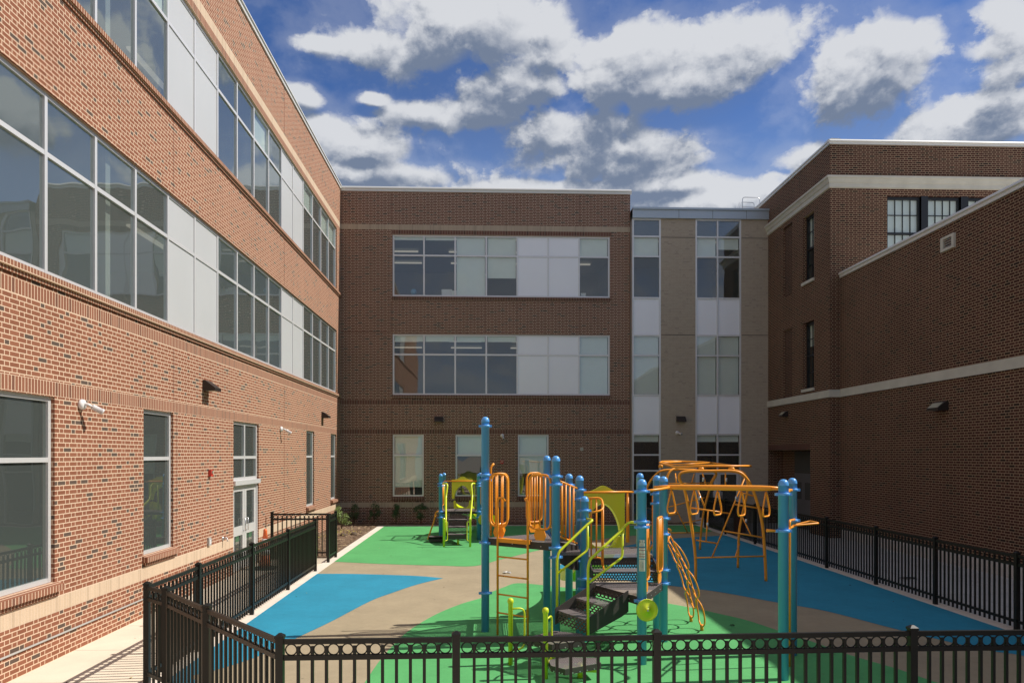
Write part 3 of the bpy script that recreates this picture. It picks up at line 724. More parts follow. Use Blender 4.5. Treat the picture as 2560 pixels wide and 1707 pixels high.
def shrub(x, y, h, r, label, leaf='leaf', n=850, group=None):
    t = thing('shrub', label, 'shrub', (x, y, .02), group)
    q = MB()
    for k in range(6):
        a = random.uniform(0, 2*pi); rr = r*.5*random.random()
        q.tube([(x, y, .0), (x+cos(a)*rr*.4, y+sin(a)*rr*.4, h*.35), (x+cos(a)*rr, y+sin(a)*rr, h*.8)], [.012, .009, .004], 'stem', n=5)
    q.build('stem', t)
    q = MB(); cl = [(random.gauss(0, r*.42), random.gauss(0, r*.42), random.uniform(.28, .98)*h, random.uniform(.28, .5)*r) for _ in range(15)]
    for i in range(n):
        c = random.choice(cl); d = Vector((random.gauss(0, 1), random.gauss(0, 1), random.gauss(0, 1))).normalized()*c[3]*random.uniform(.5, 1.05)
        p = Vector((x+c[0], y+c[1], c[2]+.02))+d
        if p.z < .06 or p.y > YB-.03 and y < YB or p.x < XL+.03: continue
        s = random.uniform(.018, .034); e = (d.normalized()+Vector((random.gauss(0,.6), random.gauss(0,.6), random.gauss(0,.6)))).normalized()
        f = e.orthogonal().normalized(); g_ = e.cross(f)
        q.face([p-f*s, p+g_*s*.5+e*.004, p+f*s, p-g_*s*.5], leaf)
    q.build('crown', t)
grp = 'young shrubs planted along the end wall'
shrub(-5.28, 29.62, .85, .27, 'dark green shrub nearest the corner under the end wall', group=grp)
shrub(-4.5, 29.65, .80, .24, 'dark slim shrub, second from the wall corner, beside the pale window edge', group=grp)
shrub(-3.62, 29.65, .76, .27, 'dark shrub below the first ground floor window of the end wall', group=grp)
shrub(-2.62, 29.65, .82, .27, 'dark shrub just left of the small play tower', group=grp)
shrub(4.55, 29.65, .8, .26, 'dark shrub by the end wall glimpsed under the green slide hood', group=grp)
shrub(-5.45, 27.9, .80, .30, 'pale yellow-green leafy shrub in the sunny corner bed by the black fence', 'leaf2', 1000)

# ================================================================== FENCES
HP = 1.28
def fence_panel(parent, p, q_, name='panel', ring=True, pick=.118, stiles=False):
    p, q_ = Vector((*p, 0)), Vector((*q_, 0)); d = q_-p; L = d.length; e = d/L; sd = Vector((-e.y, e.x, 0))
    m = MB(); off = .036; a, b = p+e*off, q_-e*off; Z = lambda z: Vector((0, 0, z))
    for z in (1.212, 1.073, .17): m.bar(a+Z(z), b+Z(z), .036, .042, 'black')
    n = max(1, round((L-2*off)/pick)); stp = (L-2*off)/n
    for i in range(n+1):
        if i in (0, n) and not stiles: continue
        c = a+e*stp*i; m.obox(c+Z(.62), sd*.013, e*.013, Z(.55), 'black')
    if ring:
        for i in range(n):
            c = a+e*stp*(i+.5)+Z(1.142); R = .048
            pts = [c+e*R*cos(t*pi/8)+Z(R*sin(t*pi/8)) for t in range(16)]
            m.tube(pts, .0065, 'black', n=5, closed=True)
    if stiles:
        for c in (a, b): m.obox(c+Z(.64), sd*.02, e*.02, Z(.6), 'black')
    return m.build(name, parent)
def fpost(parent, p, w=.033, h=HP):
    m = MB(); x, y = p; m.box((x-w, y-w, 0), (x+w, y+w, h-.035), 'black')
    m.box((x-w-.006, y-w-.006, h-.035), (x+w+.006, y+w+.006, h-.015), 'black')
    m.face([(x-w-.006,y-w-.006,h-.015),(x+w+.006,y-w-.006,h-.015),(x+w*.3,y-w*.3,h+.008),(x-w*.3,y-w*.3,h+.008)], 'black')
    m.face([(x+w+.006,y-w-.006,h-.015),(x+w+.006,y+w+.006,h-.015),(x+w*.3,y+w*.3,h+.008),(x+w*.3,y-w*.3,h+.008)], 'black')
    m.face([(x+w+.006,y+w+.006,h-.015),(x-w-.006,y+w+.006,h-.015),(x-w*.3,y+w*.3,h+.008),(x+w*.3,y+w*.3,h+.008)], 'black')
    m.face([(x-w-.006,y+w+.006,h-.015),(x-w-.006,y-w-.006,h-.015),(x-w*.3,y-w*.3,h+.008),(x-w*.3,y+w*.3,h+.008)], 'black')
    m.face([(x-w*.3,y-w*.3,h+.008),(x+w*.3,y-w*.3,h+.008),(x+w*.3,y+w*.3,h+.008),(x-w*.3,y+w*.3,h+.008)], 'black')
    return m.build('post', parent)
def fence(pts, label, posts=None):
    t = thing('fence', label, 'fence', (pts[0][0], pts[0][1], 0), 'black ring-top metal fences round the play yard')
    for i, p in enumerate(pts):
        if posts is None or i in posts: fpost(t, p)
    for i in range(len(pts)-1): fence_panel(t, pts[i], pts[i+1])
    return t
pA, pB, pD, pE = (-4.12, 9.06), (-3.76, 8.74), (-2.90, 7.72), (-1.78, 6.40)
fence([pA, (-4.12, 10.65), (-4.12, 13.05), (-4.12, 15.4), (-4.12, 17.85)], 'black fence along the left pavement facing the sunlit wall')
fence([pB, pA], 'short stub of black fence at the near left corner', posts=[0])
fence([pD, pE], 'short diagonal black fence between the near gate and the front fence', posts=[0])
gt = thing('gate', 'closed black ring-top gate at the near left corner of the fence', 'gate', (pB[0], pB[1], 0))
e = Vector((pD[0]-pB[0], pD[1]-pB[1])); eL = e.length; e = e/eL
fence_panel(gt, (pB[0]+e.x*.06, pB[1]+e.y*.06), (pD[0]-e.x*.05, pD[1]-e.y*.05), 'leaf', stiles=True)
q = MB(); lx, ly = pD[0]-e.x*.06, pD[1]-e.y*.06; q.obox((lx, ly, 1.13), (e.x*.03, e.y*.03, 0), (-e.y*.03, e.x*.03, 0), (0, 0, .05), 'black'); q.build('latch', gt)
fence([pE, (-.26, 6.42), (1.51, 6.43), (3.86, 6.5), (6.2, 6.5), (8.4, 6.5)], 'black fence crossing the bottom foreground in front of the play yard')
fence([(8.46, 6.7), (8.46, 9.0), (8.46, 11.38), (8.46, 13.5), (8.46, 15.6), (8.46, 17.9), (8.46, 20.2), (8.46, 22.75), (8.46, 25.6), (8.46, 28.0)], 'long black fence in shade along the right pavement')
fence([(-4.12, 19.3), (-4.12, 20.25)], 'short black fence section beyond the far left gate gap')
fence([(-5.78, 20.02), (-4.17, 20.05)], 'black fence section reaching across to the sunlit wall', posts=[0])

# ================================================================== PLAY EQUIPMENT
PR = .064
def post(parent, p, h, clamps=(), r=PR):
    x, y = p; m = MB()
    m.lathe((x, y, 0), [(r, 0), (r, h-r*1.3), (r*1.04, h-r*1.3), (r*1.04, h-r*1.22), (r*.97, h-r*.75), (r*.78, h-r*.34), (r*.45, h-r*.08), (0, h)], 'blue', n=24)
    o = m.build('post', parent)
    for z, a in clamps:
        c = MB(); c.lathe((x, y, z-.022), [(r+.003, 0), (r+.014, .004), (r+.014, .040), (r+.003, .044)], 'blue', n=20)
        for s in (0, pi):
            ex, ey = cos(a+s), sin(a+s)
            c.obox((x+ex*(r+.026), y+ey*(r+.026), z), (ex*.016, ey*.016, 0), (-ey*.02, ex*.02, 0), (0, 0, .018), 'blue')
        ex, ey = cos(a), sin(a)
        c.lathe((x+ex*(r+.03)-ey*.02, y+ey*(r+.03)+ex*.02, z), [(.009, 0), (.009, .008)], 'steel', n=8, axis=(-ey, ex, 0))
        c.build('clamp', o)
    return o
def barrier(parent, p, q_, z0, z1, nb=2, r=.017, rb=.013, arm=0, rad=.12, foot=True, slope=0.0):
    """rounded tube loop with upright bars between two plan points; the top falls by slope at q_"""
    p, q_ = Vector((*p, 0)), Vector((*q_, 0)); d = q_-p; m = MB(); Z = lambda z: Vector((0, 0, z))
    m.tube(fillet([p+Z(z0), q_+Z(z0-slope), q_+Z(z1-slope), p+Z(z1)], rad, closed=True), r, 'orange', closed=True)
    for i in range(1, nb+1):
        t = i/(nb+1); c = p+d*t; m.tube([c+Z(z0-slope*t), c+Z(z1-slope*t)], rb, 'orange')
    if foot:
        c = (p+q_)/2; e = d.normalized(); w = min(.11, d.length*.42)
        m.slab([c-e*w*.6+Z(z0+.01), c+e*w*.6+Z(z0+.01), c+e*w+Z(z0-.10), c+e*w*.7+Z(z0-.17), c-e*w*.7+Z(z0-.17), c-e*w+Z(z0-.10)], Vector((-e.y, e.x, 0))*.012, 'orange')
    return m.build('barrier', parent)
def deck(parent, poly, z, name='deck', th=.11):
    c = (sum(p[0] for p in poly)/len(poly), sum(p[1] for p in poly)/len(poly))
    m = MB(); m.face([(x, y, z) for x, y in poly], 'deck')
    a = sum(poly[i][0]*poly[(i+1) % len(poly)][1]-poly[(i+1) % len(poly)][0]*poly[i][1] for i in range(len(poly)))
    for i in range(len(poly)):
        p, q_ = poly[i], poly[(i+1) % len(poly)]
        m.face([(p[0],p[1],z-th),(q_[0],q_[1],z-th),(q_[0],q_[1],z),(p[0],p[1],z)], 'dkpl')
        pi_, qi = [(u[0]+(c[0]-u[0])*.06, u[1]+(c[1]-u[1])*.06) for u in (p, q_)]
        m.face([(p[0],p[1],z-th),(q_[0],q_[1],z-th),(qi[0],qi[1],z-th),(pi_[0],pi_[1],z-th)], 'dkpl')
        d = Vector((q_[0]-p[0], q_[1]-p[1], 0)); L = d.length; nrm = Vector((d.y, -d.x, 0)).normalized()*(1 if a > 0 else -1)
        for k in range(1, 5):
            b = Vector((p[0], p[1], z-.06))+d*k/5; m.lathe(b, [(.009, 0), (.009, .006)], 'steel', n=6, axis=nrm)
    return m.build(name, parent)

P1, P2, P3 = (-.01, 11.69), (1.03, 12.37), (1.04, 10.87)
P4, P5, P6, P7 = (1.43, 12.56), (1.47, 11.45), (1.49, 11.03), (2.10, 9.80)
P8, P9, P10, P11, P12 = (2.73, 12.90), (2.71, 11.52), (2.68, 10.97), (3.73, 9.06), (4.31, 10.16)
big = thing('play_structure', 'large climbing structure with blue posts, orange rails and lime slide in the yard', 'play structure', (1.5, 11, 0))
A1, A2 = -.9, -.6
post(big, P1, 3.43, ((3.28, 0), (2.50, 0), (2.42, .5), (1.42, A2), (.62, .1)))
post(big, P2, 2.81, ((2.45, 1), (1.42, 1)))
post(big, P3, 2.81, ((2.50, .2), (2.38, .5), (1.44, 0), (1.30, .4)))
post(big, P4, 2.50, ((2.30, .4), (1.15, .2)))
post(big, P5, 2.50, ((2.27, .2), (2.13, .4), (1.30, .1), (1.15, .2)))
post(big, P6, 2.20, ((1.98, .3), (1.84, -.2), (.95, -.3), (.80, 0)))
post(big, P7, 2.50, ((2.33, 0), (1.92, -.3), (1.85, .2), (.86, 0)))
post(big, P8, 2.50, ((2.15, 0), (1.15, 0)))
post(big, P9, 2.50, ((2.20, 0), (2.05, 0), (1.15, .2)))
post(big, P10, 2.50, ((2.33, .2), (1.86, .1), (1.62, .1), (1.08, .1), (.88, .1)))
post(big, P11, 2.52, ((2.33, 0), (1.87, 0)))
post(big, P12, 2.50, ((2.33, 0), (1.90, 0)))
ZA, ZD, ZC = 1.5, 1.2, .90
deck(big, [P1, P3, P2], ZA); deck(big, [P5, P9, P8, P4], ZD); deck(big, [P6, P7, P10], ZC)
L = lambda a, b, t: (a[0]+(b[0]-a[0])*t, a[1]+(b[1]-a[1])*t)
# deck A barriers (front edge and back edge)
barrier(big, L(P1, P3, .07), L(P1, P3, .33), 1.70, 2.52, 2); barrier(big, L(P1, P3, .64), L(P1, P3, .93), 1.70, 2.52, 3)
barrier(big, L(P1, P2, .10), L(P1, P2, .36), 1.70, 2.52, 2); barrier(big, L(P1, P2, .66), L(P1, P2, .92), 1.70, 2.52, 2)
# ladder on the front edge
e = Vector((P3[0]-P1[0], P3[1]-P1[1], 0)).normalized(); o_ = Vector((e.y, -e.x, 0))
la = Vector((*L(P1, P3, .225), 0))+o_*.07; lb = Vector((*L(P1, P3, .655), 0))+o_*.07
m = MB(); Z = lambda z: Vector((0, 0, z))
for c, s in ((la, -1), (lb, 1)):
    m.tube(fillet([c, c+Z(2.14), c+Z(2.16)-o_*.02+e*.07*(-s if s > 0 else 1), c+Z(2.1)-o_*.09+e*.08*(-s if s > 0 else 1)], .07), .018, 'orange')
lo_ = m.build('ladder', big)
for z in (.36, .65, .94, 1.235):
    MB().tube([la+Z(z), lb+Z(z)], .013, 'orange').build('rung', lo_)
m = MB(); m.slab([la+Z(ZA-.04), lb+Z(ZA-.04), lb+Z(ZA+.02), la+Z(ZA+.02)], -o_*.10, 'orange'); m.build('step_plate', lo_)
# curved climbing pole behind post
m = MB(); m.tube(fillet([(.08, 11.98, 1.5), (.08, 11.98, 2.62), (.13, 12.0, 2.68)], .03), .018, 'orange'); m.build('climbing_pole', big)
# bridge step A -> D
m = MB()
m.box((1.06, 11.0, 1.31), (1.46, 12.4, 1.35), 'deck'); m.slab([(1.06, 11.0, 1.52), (1.46, 11.4, 1.40), (1.46, 11.4, 1.02), (1.30, 11.24, 1.06), (1.06, 11.0, 1.22)], (0, .02, 0), 'dkpl')
m.slab([(1.06, 12.4, 1.52), (1.43, 12.5, 1.40), (1.43, 12.5, 1.02), (1.06, 12.4, 1.22)], (0, .02, 0), 'dkpl')
m.face([(1.05, 11.0, 1.35), (1.05, 12.4, 1.35), (1.05, 12.4, 1.5), (1.05, 11.0, 1.5)], 'riser'); m.face([(1.46, 11.0, 1.2), (1.46, 12.4, 1.2), (1.46, 12.4, 1.33), (1.46, 11.0, 1.33)], 'riser')
m.build('bridge_step', big)
m = MB()
a, b = Vector((P3[0]+.06, P3[1]+.05, 0)), Vector((P5[0]-.05, P5[1]-.05, 0))
m.tube([a+Z(2.43), b+Z(2.30)], .017, 'orange'); m.tube([a+Z(1.60), b+Z(1.44)], .017, 'orange')
for t in (.12, .35, .58, .8): c = a.lerp(b, t); m.tube([c+Z(1.60-.16*t), c+Z(2.43-.13*t)], .014, 'orange')
m.build('barrier', big)
m = MB(); a, b = Vector((P2[0]+.05, P2[1]+.03, 0)), Vector((P4[0]-.05, P4[1]-.02, 0))
m.tube([a+Z(2.43), b+Z(2.30)], .017, 'orange'); m.tube([a+Z(1.60), b+Z(1.44)], .017, 'orange')
for t in (.2, .5, .8): c = a.lerp(b, t); m.tube([c+Z(1.60-.16*t), c+Z(2.43-.13*t)], .014, 'orange')
m.build('barrier', big)
# curved guard on deck D front left
m = MB(); g0 = Vector((1.53, 11.36, 0)); g1 = Vector((1.80, 11.36, 0)); g2 = Vector((1.80, 11.12, 0))
m.tube(fillet([g0+Z(2.14), g1+Z(2.16), g2+Z(1.98), Vector((1.55, 11.06, 1.94))], .1), .017, 'orange')
m.tube(fillet([g0+Z(1.22), g1+Z(1.22), g2+Z(1.06)], .06), .015, 'orange')
for x, z1 in ((1.56, 2.13), (1.64, 2.14), (1.72, 2.15)): m.tube([(x, 11.36, 1.22), (x, 11.36, z1)], .013, 'orange')
for y in (11.30, 11.2): m.tube([(1.80, y, 1.1), (1.80, y, 2.06)], .013, 'orange')
m.build('barrier', big)
# treads between deck D and deck C
m = MB(); m.box((1.62, 11.06, 1.02), (2.62, 11.40, 1.05), 'deck')
m.build('tread', big)
m = MB(); m.face([(1.62, 11.05, ZC+.005), (2.62, 11.05, ZC+.005), (2.62, 11.05, 1.045), (1.62, 11.05, 1.045)], 'riser'); m.build('riser', big)
m = MB(); m.face([(1.55, 11.42, 1.03), (2.64, 11.42, 1.03), (2.64, 11.42, ZD-.03), (1.55, 11.42, ZD-.03)], 'riser'); m.build('riser', big)
m = MB()
for x in (1.60, 2.62): m.slab([(x, 11.0, ZC-.1), (x, 11.44, ZC-.05), (x, 11.44, ZD), (x, 11.0, 1.08)], (.02, 0, 0), 'dkpl')
m.build('stringer', big)
# edge guards P7-P10 and P9-P8
barrier(big, L(P7, P10, .08), L(P7, P10, .30), 1.10, 1.90, 3, rad=.08); barrier(big, L(P7, P10, .70), L(P7, P10, .94), 1.10, 1.90, 3, rad=.08)
barrier(big, L(P9, P8, .06), L(P9, P8, .22), 1.40, 2.2, 2, rad=.08); barrier(big, L(P9, P8, .80), L(P9, P8, .95), 1.40, 2.2, 2, rad=.08)
# stairs from edge P6-P7 down to the pods
s_ = Vector((-.894, -.447, 0)); ee = Vector((.447, -.894, 0)); M0 = Vector((1.79, 10.41, 0))
pt = lambda t, w, z: M0+s_*t+ee*w+Z(z)
for t0, t1, z in ((.06, .35, .75), (.35, .66, .60)):
    m = MB(); m.slab([pt(t0, -.38, z), pt(t0, .38, z), pt(t1, .38, z), pt(t1, -.38, z)], (0, 0, -.03), 'deck'); m.build('tread', big)
for t, z0, z1 in ((.05, .76, .88), (.35, .60, .73), (.665, .42, .59)):
    m = MB(); m.face([pt(t, -.38, z0), pt(t, .38, z0), pt(t, .38, z1), pt(t, -.38, z1)], 'riser'); m.build('riser', big)
for w in (-.40, .38):
    m = MB(); m.slab([pt(0, w, .95), pt(0, w, .66), pt(.12, w, .60), pt(.70, w, .40), pt(.70, w, .63), pt(.62, w, .66)], ee*.02, 'dkpl'); m.build('stringer', big)
# stair handrails
for w, pp, tl in ((-.42, P6, .62), (.42, P7, .66)):
    m = MB(); top = Vector((pp[0], pp[1], 1.86 if w < 0 else 1.90)); foot = pt(tl, w, 0)
    a0 = top+s_*.07; a1 = pt(.02, w, 1.90); a1.z = top.z
    low = foot+Z(1.43); hi = pt(.12, w, 1.80)
    m.tube(fillet([top+ee*(.05 if w < 0 else -.05), a1+Z(-.0), hi, low, low+s_*.03+Z(-.1), foot+s_*.03+Z(.42)], .10), .019, 'lime')
    m.tube(fillet([hi+Z(-.02), pt(.12, w, 1.42), foot+s_*.02+Z(1.12)], .06), .017, 'lime')
    m.build('handrail', big)
# pods
def pod(pix, z, leg):
    poly = [G(*p, z) for p in pix]
    t = deck(big, poly, z, 'step_pod', .075)
    m = MB(); x, y = leg; m.tube([(x, y, 0), (x, y, z-.02)], .035, 'lime'); m.bar((x-.2, y+.05, z-.1), (x+.2, y-.05, z-.1), .03, .06, 'lime'); m.build('leg', t)
pod([(1306, 1594), (1388, 1576), (1456, 1583), (1462, 1600), (1380, 1610)], .42, (.9, 9.72))
pod([(1371, 1650), (1395, 1641), (1490, 1643), (1503, 1656), (1413, 1672), (1378, 1663)], .22, (1.19, 9.22))
for (x, y), hx, hy in (((.33, 9.82), .19, .05), ((.75, 9.2), .10, .22)):
    m = MB(); m.lathe((x, y, 0), [(.032, 0), (.032, .83), (.04, .84), (.042, .87), (.034, .895), (.015, .905), (0, .906)], 'lime', n=16)
    m.tube(fillet([(x+.02, y, .76), (x+hx, y+hy, .76), (x+hx, y+hy, .22), (x+.02, y, .20)], .09), .013, 'lime'); m.build('grab_post', big)
# drive wheel on P7
m = MB(); wc = Vector((2.145, 9.70, .755)); wn = Vector((.10, -1, .05)).normalized()
m.lathe(wc, [(.148, 0), (.150, .012), (.145, .022), (.13, .016), (.03, .030), (.03, .04), (.0, .042)], 'lime', n=32, axis=wn); m.lathe(wc+wn*.04, [(.012, 0), (.012, .006)], 'steel', n=10, axis=wn)
m.tube([wc-wn*.0, wc-wn*.05], .02, 'blue'); m.build('play_wheel', big)
# label stickers on P7
def sticker(z0, z1, w, mat, r=PR+.0015, a0=-1.73):
    m = MB(); n = 6
    for i in range(n):
        a, b = a0-w/2+w*i/n, a0-w/2+w*(i+1)/n
        m.face([(P7[0]+r*cos(a), P7[1]+r*sin(a), z0), (P7[0]+r*cos(b), P7[1]+r*sin(b), z0), (P7[0]+r*cos(b), P7[1]+r*sin(b), z1), (P7[0]+r*cos(a), P7[1]+r*sin(a), z1)], mat, True)
    return m
zv = lambda y: H-(y-V0)/F*9.80
zl = lambda yy: zv(1330+yy*.0702)
st = sticker(zl(505), zl(272), 1.15, 'label').build('sticker', big)
fo = bpy.data.curves.new('age_text', 'FONT'); fo.body = '5-12'; fo.size = .048; fo.align_x = 'CENTER'
to = bpy.data.objects.new('age_text', fo); COL.objects.link(to); dg = bpy.context.evaluated_depsgraph_get(); dg.update()
me = bpy.data.meshes.new_from_object(to.evaluated_get(dg)); bpy.data.objects.remove(to)
me.materials.clear(); me.materials.append(MATS['ink'])
cc = Vector((P7[0]+.066*cos(-1.73), P7[1]+.066*sin(-1.73), zl(375)))
Rz = Matrix.Rotation(-1.73+pi/2, 4, 'Z') @ Matrix.Rotation(pi/2, 4, 'X')
me.transform(Matrix.Translation(cc-Vector(ORG[big.name])) @ Rz)
to = bpy.data.objects.new('age_number', me); COL.objects.link(to); to.parent = st
m = sticker(zl(490), zl(484), .7, 'ink', PR+.003)
for y in (408, 425, 440, 455, 470): m2 = sticker(zl(y+5), zl(y), .75, 'greyp', PR+.003); b0 = len(m.v); m.v += m2.v; gi = m.mi('greyp'); m.f += [tuple(i+b0 for i in f) for f in m2.f]; m.m += [gi]*len(m2.f); m.sm += m2.sm
m.build('small_print', st)
for y0, y1 in ((560, 632), (655, 760), (782, 855), (880, 940)): sticker(zl(y1), zl(y0), 1.3, 'label').build('sticker', big)
for y in (553, 643, 771, 867): sticker(zl(y+10), zl(y-10), 1.35, 'inkred', PR+.002).build('sticker_stripe', big)
s2 = sticker(zl(1390), zl(970), 1.3, 'label').build('sticker', big)
m = sticker(zl(1060), zl(1052), .8, 'greyp', PR+.003)
for y in range(1090, 1350, 28): m2 = sticker(zl(y+9), zl(y), .8, 'greyp', PR+.003); b0 = len(m.v); m.v += m2.v; m.f += [tuple(i+b0 for i in f) for f in m2.f]; m.m += [0]*len(m2.f); m.sm += m2.sm
m.build('small_print', s2)
# ring ladder beam
def arm(m, a, b, c): m.tube(fillet([a, b, c], .1), .019, 'orange')
b0_, b1_ = Vector((2.50, 10.36, 2.365)), Vector((3.93, 9.66, 2.375)); bd = (b1_-b0_).normalized()
m = MB(); m.tube([b0_-bd*.1, b0_, b0_+bd*.14, b0_+bd*.3, b1_-bd*.25, b1_-bd*.12, b1_], [.012, .024, .036, .040, .040, .034, .02], 'orange', n=12)
for pp in (P7, P10): arm(m, Vector((pp[0]+.05, pp[1]+(.08 if pp is P7 else -.08), 2.33)), Vector((2.44, (pp[1]+10.36)/2, 2.35)), b0_+bd*.12)
for pp in (P11, P12): arm(m, Vector((pp[0]-.04, pp[1]+(.07 if pp is P11 else -.07), 2.33)), Vector((3.95, (pp[1]+9.62)/2, 2.36)), b1_-bd*.12)
beam = m.build('overhead_beam', big)
gv = Vector((.68, .73, 0)).normalized()
for i in range(5):
    c = b0_.lerp(b1_, .06+.20*i+.03); c.z = 2.34; w = .12
    m = MB(); m.tube(fillet([c, c-gv*w+Z(-.26), c-gv*w*.85+Z(-.345), c+gv*w*.85+Z(-.345), c+gv*w+Z(-.26)], .045, n=4, closed=True), .0125, 'orange', closed=True); m.build('ring_handle', beam)
# side ladder between P11 and P12
m = MB(); mid = Vector(((P11[0]+P12[0])/2+.02, (P11[1]+P12[1])/2, 0)); side = Vector((.9, -.44, 0)).normalized()
m.tube(fillet([Vector((P12[0], P12[1]-.07, 1.92)), mid+Z(1.95), mid+Z(0)], .08), .016, 'orange')
m.build('side_ladder', big)
m = MB(); c = Vector((P11[0], P11[1], 1.87)); 
m.tube(fillet([Vector((P12[0]-.1, P12[1]-.3, 1.86)), Vector((P12[0]+.28, P12[1]-.22, 1.88)), Vector((P12[0]+.26, P12[1]-.0, 1.89)), Vector((P12[0], P12[1]-.05, 1.84)), Vector((P12[0]-.1, P12[1]-.2, 1.82))], .04, closed=True), .014, 'orange', closed=True)
m.tube([c+Vector((-.06, 0, .0)), c+Vector((-.22, -.02, .01))], [.012, .02], 'orange'); m.tube([c+Vector((.02, .08, -.02)), Vector((P12[0]-.0, P12[1]-.1, 1.84))], .015, 'orange')
m.build('chinning_bar', big)
# hooded slide
def hood(parent, cx, y, zb, zt, hw, dep=.3):
    m = MB(); out = []; n = 26
    for i in range(n+1):
        t = -1+2*i/n; z = zt-.10+.11*math.exp(-(t*2.4)**2); out.append((cx+hw*t, z))
    out = [(cx-hw, zb)]+out+[(cx+hw, zb)]
    inn = [(cx-hw*.84, zb)]
    for i in range(n+1):
        t = -1+2*i/n; f = abs(t)**1.9; inn.append((cx+hw*(.84*t if abs(t) > .01 else 0), zb+(zt-.30-zb)*(1-f)**.62))
    inn.append((cx+hw*.84, zb)); k = len(out)
    for yy in (y, y+.04):
        for i in range(k-1): m.face([(out[i][0], yy, out[i][1]), (out[i+1][0], yy, out[i+1][1]), (inn[i+1][0], yy, inn[i+1][1]), (inn[i][0], yy, inn[i][1])], 'lime')
    for i in range(k-1): # top shell going back
        m.face([(out[i][0], y, out[i][1]), (out[i+1][0], y, out[i+1][1]), (out[i+1][0], y+.04, out[i+1][1]), (out[i][0], y+.04, out[i][1])], 'lime', True)
        m.face([(inn[i][0], y+.04, inn[i][1]), (inn[i+1][0], y+.04, inn[i+1][1]), (inn[i+1][0]+(cx-inn[i+1][0])*.05, y+dep, inn[i+1][1]-.03), (inn[i][0]+(cx-inn[i][0])*.05, y+dep, inn[i][1]-.03)], 'lime', True)
    return m.build('slide_hood', parent)
def slide(parent, path, hw=.27, wh=.2):
    m = MB(); P = smooth3(path, 6); k = len(P)
    prof = [(-hw-.05, wh-.03), (-hw-.02, wh), (-hw+.02, wh-.01), (-hw+.05, .08), (-hw+.13, .01), (0, 0), (hw-.13, .01), (hw-.05, .08), (hw-.02, wh-.01), (hw+.02, wh), (hw+.05, wh-.03), (hw+.03, -.02), (0, -.06), (-hw-.03, -.02)]
    R = []
    for i in range(k):
        t = (P[min(i+1, k-1)]-P[max(i-1, 0)]); sd = Vector((t.y, -t.x, 0)).normalized()
        R.append([P[i]+sd*a+Z(b) for a, b in prof])
    for i in range(k-1):
        for j in range(len(prof)):
            j2 = (j+1) % len(prof); m.face([R[i][j], R[i][j2], R[i+1][j2], R[i+1][j]], 'lime', True)
    m.face(R[-1], 'lime'); m.face(R[0], 'lime')
    return m.build('slide', parent)
def smooth3(P, n=6):
    P = [Vector(p) for p in P]; out = []
    for i in range(len(P)-1):
        p0, p1, p2, p3 = P[max(i-1, 0)], P[i], P[i+1], P[min(i+2, len(P)-1)]
        for j in range(n):
            t = j/n; out.append(.5*(2*p1+(p2-p0)*t+(2*p0-5*p1+4*p2-p3)*t*t+(3*p1-p0-3*p2+p3)*t**3))
    out.append(P[-1]); return out
hood(big, 2.06, 12.80, 1.42, 2.27, .38, .14)
slide(big, [(2.06, 12.72, 1.20), (2.06, 13.0, 1.18), (2.06, 13.35, 1.0), (2.0, 13.8, .70), (1.92, 14.3, .44), (1.86, 14.75, .31), (1.82, 15.1, .28)])
m = MB()
m.tube([(1.9, 14.5, 0), (1.9, 14.5, .34)], .03, 'blue')
m.build('slide_leg', big)
m = MB(); m.tube([(P4[0]+.05, 12.62, 2.17), (P8[0]-.05, 12.86, 2.17)], .019, 'orange')
for x in (2.50,): m.tube([(x, 12.84, 2.17), (x, 12.84, 1.28)], [.026, .034], 'orange')
for x in (1.62,): m.tube([(x, 12.66, 2.17), (x, 12.66, 1.28)], .026, 'orange')
m.build('slide_rail', big)
# chain-link climber from deck D to the ground
def linkclimb(parent, X0, z_top, x_top, cols, rows, hgt, wid, r=.0135):
    m = MB()
    def S(yy, s): # s = distance along the climber from the ground
        t = s/z_top; bow = .10*sin(pi*min(max(t, 0), 1)); return Vector((X0+(x_top-X0)*t+bow, yy, s*.975+.08))
    for j, yc in enumerate(cols):
        for i in range(rows):
            c = (.22 if j % 2 == 0 else .22+hgt*.5)+i*hgt
            if c+hgt*.5 > z_top+.15: continue
            pts = []
            for a, b in ((0, -.5), (.42, -.36), (.5, -.16), (.5, .16), (.42, .36), (0, .5), (-.42, .36), (-.5, .16), (-.5, -.16), (-.42, -.36)):
                pts.append(S(yc+a*wid*1.06, c+b*hgt*1.02)+Vector((.03*cos(pi*b)-.01, 0, 0)))
            m.tube(fillet(pts, .05, 3, True), r, 'orange', n=7, closed=True)
    for j in (0, len(cols)-1):
        b = S(cols[j], .0); m.tube([(b.x, b.y, 0), S(cols[j], .03)], .028, 'orange')
    return m.build('chain_climber', parent)
linkclimb(big, 3.46, 1.55, 2.92, (11.62, 11.93, 12.24), 4, .47, .33)
m = MB(); m.tube([(2.78, 11.6, 1.16), (2.95, 11.64, 1.55)], .018, 'orange'); m.tube([(2.78, 12.4, 1.16), (2.95, 12.3, 1.55)], .018, 'orange'); m.tube([(2.95, 11.6, 1.62), (2.95, 12.3, 1.62)], .018, 'orange'); m.build('climber_bracket', big)

